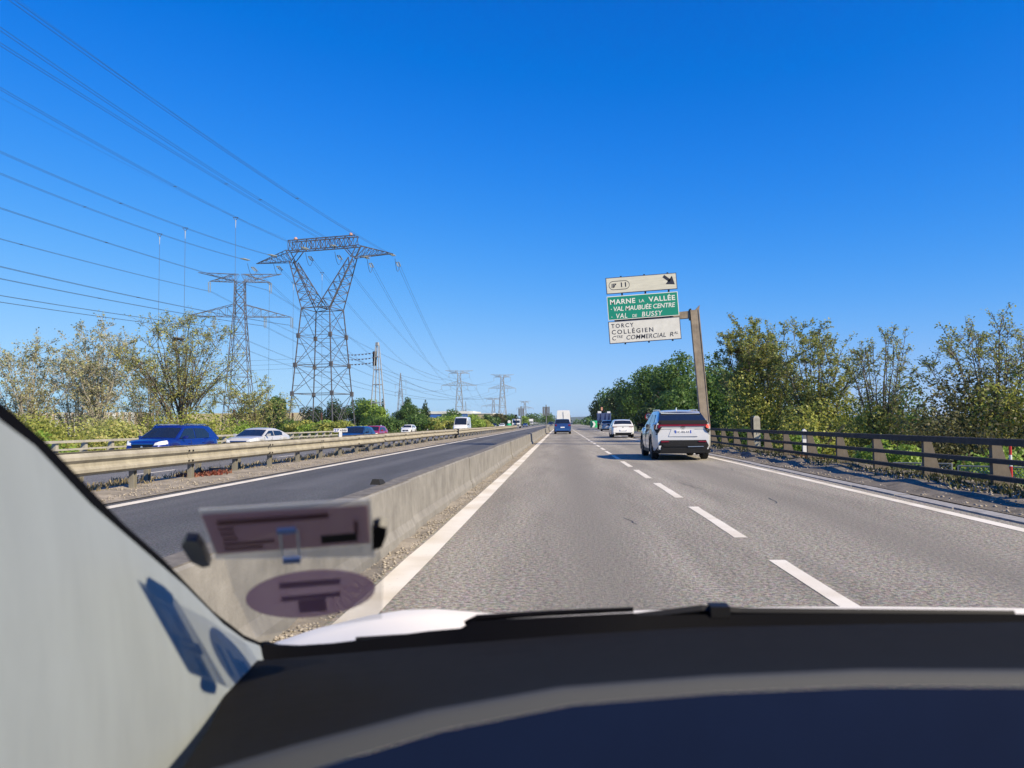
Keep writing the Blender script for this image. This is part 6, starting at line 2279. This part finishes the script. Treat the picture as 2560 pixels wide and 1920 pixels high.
# dashboard top, rising towards the instrument hood
far_ = [(-.52, 1.22, .86), (-0.463, 1.2, 0.869), (-0.191, 1.2, 0.894), (0.013, 1.2, 0.912), (0.212, 1.2, 0.925), (0.45, 1.2, .931), (0.68, 1.2, 0.936), (1.05, 1.2, .93)]
rim_top = [(-0.350, 0.665, 0.935), (-0.30, 0.645, 0.966), (-0.225, 0.63, 0.992), (-0.118, 0.62, 1.02), (-0.015, 0.62, 1.037), (0.109, 0.62, 1.047), (0.23, 0.62, 1.053), (0.55, 0.62, 1.056)]
rim_bot = [(-.335, .60, .905), (-.265, .592, .95), (-0.204, 0.585, 0.972), (-0.094, 0.585, 1.006), (0.006, 0.585, 1.027), (0.113, 0.585, 1.037), (0.218, 0.585, 1.043), (0.54, 0.585, 1.046)]
rim_mid = [tuple(Vector(p).lerp(Vector(q), .45)) for p, q in zip(rim_top, rim_bot)]
rings = []
for i in range(13):
    t = i / 12
    ring = []
    for a, b in zip(far_, rim_mid):
        a, b = Vector(a), Vector(b)
        q = a + (b - a) * t
        sag = -.02 * math.sin(math.pi * t)
        ring.append(ol((q.x, q.y, q.z + sag)))
    rings.append(ring)
dash = MB().loft(rings, close=False)
dash.loft([[(p[0], p[1], p[2] - .35) for p in r][::-1] for r in rings], close=False)
fix_normals(dash.build('dashboard', 'dash_charcoal', own, smooth=60))
rim_bot = [(-.335, .60, .905), (-.265, .592, .95), (-0.204, 0.585, 0.972), (-0.094, 0.585, 1.006), (0.006, 0.585, 1.027), (0.113, 0.585, 1.037), (0.218, 0.585, 1.043), (0.54, 0.585, 1.046)]
mb = MB()
rings = []
for k in range(7):
    a_ = k / 6
    ring = []
    for a, b in zip(rim_mid, rim_bot):
        a, b = Vector(a), Vector(b)
        q = a + (b - a) * a_
        n = Vector((0, -.35, .94))
        ring.append(ol(q + n * (.006 * math.sin(math.pi * a_) + .0005)))
    rings.append(ring)
mb.loft(rings, close=False)
mb.build('hood_rim', 'dash_rim_sunlit', own, smooth=80)
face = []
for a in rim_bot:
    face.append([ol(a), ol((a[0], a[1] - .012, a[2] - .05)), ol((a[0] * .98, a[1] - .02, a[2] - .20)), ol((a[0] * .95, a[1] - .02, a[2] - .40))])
MB().loft(face, close=False).build('instrument_hood', 'dash_navy_shade', own, smooth=60)
# bonnet
crest = [(-0.80, 1.8, 0.66), (-0.684, 1.8, 0.722), (-0.575, 1.8, 0.758), (-0.446, 1.8, 0.79), (-0.369, 1.8, 0.802), (-0.292, 1.8, 0.805), (-0.217, 1.8, 0.800), (-0.161, 1.8, 0.796), (0.008, 1.8, 0.799), (0.14, 1.8, 0.804), (0.438, 1.8, 0.814), (0.671, 1.8, 0.817), (1.021, 1.8, 0.815), (1.2, 1.8, .80)]
prof_b = [(1.30, -.002, 0), (1.34, .006, 0), (1.37, .008, 0), (1.42, -.008, 1), (1.52, -.022, 1), (1.64, -.024, 1), (1.72, -.006, 1), (1.77, .010, 0), (1.80, .0, 0), (1.90, -.050, 0), (2.1, -.15, 0), (2.4, -.32, 0)]
rings = []
for yy, dz, gv in prof_b:
    ring = []
    for (x, _, z) in crest:
        f = (yy - 1.80)
        zc = z + (.030 - .06 * f) * (f < 0) * min(1, -f * 2) * .9 + dz * .6
        xx = x * (1 + .10 * min(0, -f) * 0) * (1.8 + (yy - 1.8) * .35) / 1.8
        ring.append(ol((xx, yy, zc)))
    rings.append(ring)
MB().loft(rings, close=False).build('bonnet', 'bonnet_white', own, smooth=60)
# wipers
wp = [(-0.168, 1.262, .902), (-0.13, 1.262, .918), (-0.02, 1.262, .922), (0.11, 1.262, .930)]
MB().path([ol(p) for p in [(-.160, 1.262, .912), (-.14, 1.262, .921), (-.02, 1.262, .929), (.112, 1.262, .936)]], [.004, .005, .005, .004], 6).build('wiper', 'seal_black', own)
w2 = MB().path([ol(p) for p in [(-.34, 1.262, .885), (-.20, 1.262, .893), (-.05, 1.262, .905), (.10, 1.262, .922), (.22, 1.262, .937), (.28, 1.262, .934), (.45, 1.262, .934), (.70, 1.262, .934)]], [.004, .006, .006, .007, .008, .007, .006, .005], 5).build('wiper', 'dark_trim', own)
fix_normals(MB().box(.232, .262, 1.245, 1.275, .928, .945).build('wiper_hub', 'dark_trim', own)).location = ol((0, 0, 0))
# windscreen pane: clear glass leaning back from the band over our heads
gm = bpy.data.materials.new('clear_glass'); gm.use_nodes = True
gm.node_tree.nodes.remove(gm.node_tree.nodes['Principled BSDF'])
tb_ = gm.node_tree.nodes.new('ShaderNodeBsdfTransparent')
gm.node_tree.links.new(tb_.outputs[0], gm.node_tree.nodes['Material Output'].inputs['Surface'])
MATS['clear_glass'] = gm


def ws_z(y):
    return .90 + (1.2 - y) * .62


MB().loft([[ol((x, yy - .03 * (x / .9) ** 2, ws_z(yy))) for x in np.linspace(-.50, .98, 10)] for yy in np.linspace(1.24, .30, 8)], close=False).build('windscreen', 'clear_glass', own, smooth=60)

# permit holder and oval sticker on the glass
leaf_mat('card_plum', [(0.30, 0.185, 0.20), (0.30, 0.185, 0.20)], trans=.7)
leaf_mat('card_print', [(0.24, 0.145, 0.16), (0.24, 0.145, 0.16)], trans=.7)
def see_through(name, amount):
    m_ = MATS[name]
    nt_ = m_.node_tree
    out_ = nt_.nodes['Material Output']
    src_ = out_.inputs['Surface'].links[0].from_socket
    t_ = nt_.nodes.new('ShaderNodeBsdfTransparent')
    x_ = nt_.nodes.new('ShaderNodeMixShader')
    x_.inputs[0].default_value = amount
    nt_.links.new(src_, x_.inputs[1]); nt_.links.new(t_.outputs[0], x_.inputs[2]); nt_.links.new(x_.outputs[0], out_.inputs['Surface'])


see_through('card_plum', .36)
see_through('card_print', .15)
mat('card_black', (0.010, 0.009, 0.012), rough=.6)
mat('clear_plastic', (0.55, 0.58, 0.64), rough=.25)
for film_name, film_mix in (('clear_sleeve', .42), ('clear_film', .16)):
    sm, snt, sp_, so_ = nodes_of(film_name)
    MATS[film_name] = sm
    sp_.inputs['Base Color'].default_value = (.62, .64, .68, 1)
    sp_.inputs['Roughness'].default_value = .3
    stn = snt.nodes.new('ShaderNodeBsdfTransparent')
    smx = snt.nodes.new('ShaderNodeMixShader')
    smx.inputs[0].default_value = film_mix
    snt.links.new(stn.outputs[0], smx.inputs[1]); snt.links.new(sp_.outputs[0], smx.inputs[2]); snt.links.new(smx.outputs[0], so_.inputs['Surface'])
mat('hook_blue', (0.16, 0.24, 0.50), rough=.2)
mat('clip_black', (0.006, 0.006, 0.008), rough=.35)
leaf_mat('sticker_plum', [(0.27, 0.165, 0.20), (0.27, 0.165, 0.20)], trans=.75)
leaf_mat('sticker_blue', [(0.27, 0.19, 0.25), (0.27, 0.19, 0.25)], trans=.78)
see_through('sticker_plum', .36)
see_through('sticker_blue', .3)
# frame of the pane: u along the width, v up the slope
UW = Vector((1, 0, 0)); VW = Vector((0, -1, .62)).normalized(); NW = UW.cross(VW)   # NW points to the cabin


def card_plane(root, name, m, pts, off, th=.002, parent=None):
    o = MB()
    a = [UW * x + VW * y + NW * off for x, y in pts]
    b = [p + NW * th for p in a]
    o.loft([a, b])
    return fix_normals(o.build(name, m, parent or root))


def rect(x0, x1, y0, y1, sk=0.0):
    return [(x0, y0 + sk * x0), (x1, y0 + sk * x1), (x1, y1 + sk * x1), (x0, y1 + sk * x0)]


SK = .075
hc = Vector((-0.3034, 0.8350, 1.1263))
hold = empty('permit_holder', hc, 0, 'clear plastic holder with a plum card and black clips stuck on the windscreen', 'permit holder')
card_plane(hold, 'sleeve', 'clear_sleeve', [(-0.0796, 0.0448), (0.1088, 0.0688), (0.0822, -0.0837), (-0.1148, -0.0924)], .001, .0015)
cd = card_plane(hold, 'card', 'card_plum', [(-0.0802, 0.0369), (0.1046, 0.0594), (0.0867, -0.0369), (-0.1035, -0.0707)], .004, .001)
for pts in [[(-0.067, 0.0247), (0.0595, 0.0443), (0.0568, 0.0324), (-0.0714, 0.0122)], [(-0.0732, 0.0037), (-0.0554, 0.0071), (-0.0572, 0.0011), (-0.0751, -0.0023)], [(-0.0762, -0.0093), (-0.0582, -0.0058), (-0.0601, -0.0119), (-0.0782, -0.0155)], [(-0.0785, -0.0226), (-0.0602, -0.019), (-0.0621, -0.0253), (-0.0805, -0.029)], [(-0.0826, -0.0363), (-0.0199, -0.0248), (-0.0217, -0.0316), (-0.0849, -0.0433)], [(-0.0869, -0.0504), (-0.0384, -0.0408), (-0.0402, -0.0474), (-0.0891, -0.0571)], [(0.0826, 0.0243), (0.0867, 0.0251), (0.0793, -0.0093), (0.0751, -0.0101)]]:
    card_plane(hold, 'print_bar', 'card_print', pts, .0055, .0008, cd)
card_plane(hold, 'black_bar', 'card_black', [(0.0363, -0.0137), (0.0784, -0.0058), (0.0746, -0.0269), (0.0315, -0.0352)], .0058, .0008, cd)
for pts in ([(-0.1268, -0.0272), (-0.1155, -0.0115), (-0.1032, -0.0137), (-0.1047, -0.0341), (-0.1168, -0.0873), (-0.1279, -0.0925), (-0.1349, -0.0749)], [(0.1024, 0.0222), (0.1114, 0.0275), (0.1183, 0.0242), (0.1129, -0.0007), (0.1018, -0.0314), (0.0898, -0.0382)]):
    card_plane(hold, 'clip', 'clip_black', pts, .003, .010)
hk = card_plane(hold, 'hook', 'hook_blue', [(-0.0048, 0.0113), (0.0168, 0.0141), (0.014, 0.0036), (-0.0079, 0.0002)], .008, .003)
card_plane(hold, 'hook_frame', 'clear_plastic', [(-0.0057, 0.0015), (-0.0032, 0.0019), (-0.0202, -0.0621), (-0.0228, -0.0626)], .008, .002, hk)
card_plane(hold, 'hook_frame', 'clear_plastic', [(0.0152, 0.0058), (0.0175, 0.0062), (0.0003, -0.0596), (-0.0021, -0.0601)], .008, .002, hk)
card_plane(hold, 'hook_tab', 'hook_blue', [(-0.0237, -0.0704), (-0.0012, -0.0669), (-0.0051, -0.0817), (-0.0277, -0.0853)], .008, .003, hk)
oc = Vector((-0.3353, 1.0157, 1.0142))
ov = empty('oval_sticker', oc, 0, 'dark plum oval sticker on the windscreen below the permit holder', 'sticker')
card_plane(ov, 'backing_film', 'clear_film', [(-0.0718, 0.1227), (0.1242, 0.1621), (0.1194, 0.1076), (0.0754, -0.105), (-0.1411, -0.1975), (-0.1042, -0.0)], .0002, .0004)
dk = card_plane(ov, 'disc', 'sticker_plum', [(0.0925, 0.0242), (0.0886, 0.0088), (0.0818, -0.0073), (0.0723, -0.0236), (0.0603, -0.0396), (0.0461, -0.0548), (0.0301, -0.0687), (0.0127, -0.0807), (-0.0054, -0.0902), (-0.0235, -0.097), (-0.0411, -0.1007), (-0.0574, -0.1011), (-0.0718, -0.0981), (-0.0838, -0.092), (-0.0929, -0.083), (-0.0989, -0.0715), (-0.1016, -0.0579), (-0.101, -0.0428), (-0.0973, -0.0267), (-0.0907, -0.0103), (-0.0816, 0.0061), (-0.0702, 0.0217), (-0.057, 0.0364), (-0.0425, 0.0495), (-0.027, 0.061), (-0.0111, 0.0704), (0.0049, 0.0777), (0.0205, 0.0827), (0.0354, 0.0852), (0.0493, 0.0854), (0.0618, 0.0831), (0.0726, 0.0784), (0.0814, 0.0715), (0.088, 0.0623), (0.0922, 0.0513), (0.0937, 0.0384)], .001, .001)
for pts in [[(-0.0292, 0.0413), (0.0551, 0.0595), (0.0506, 0.0394), (-0.0351, 0.0204)], [(-0.0422, -0.0107), (0.0432, 0.0112), (0.0394, -0.0063), (-0.0476, -0.0302)], [(-0.0245, -0.0266), (0.017, -0.0142), (0.0057, -0.0663), (-0.0365, -0.0756)]]:
    card_plane(ov, 'print_block', 'sticker_blue', pts, .0024, .0006, dk)

# ---------------------------------------------------------------- thin summer haze
hz_m = bpy.data.materials.new('haze_air'); hz_m.use_nodes = True
hz_m.node_tree.nodes.remove(hz_m.node_tree.nodes['Principled BSDF'])
pv = hz_m.node_tree.nodes.new('ShaderNodeVolumePrincipled')
pv.inputs['Color'].default_value = (.80, .88, 1.0, 1)
pv.inputs['Density'].default_value = 0.00010
pv.inputs['Anisotropy'].default_value = 0.2
hz_m.node_tree.links.new(pv.outputs[0], hz_m.node_tree.nodes['Material Output'].inputs['Volume'])
MATS['haze_air'] = hz_m
hz = MB().box(-6200, 6200, -700, 7200, -12, 52).build('haze', 'haze_air')
tag(hz, 'thin pale haze over the plain', 'haze', kind='stuff')
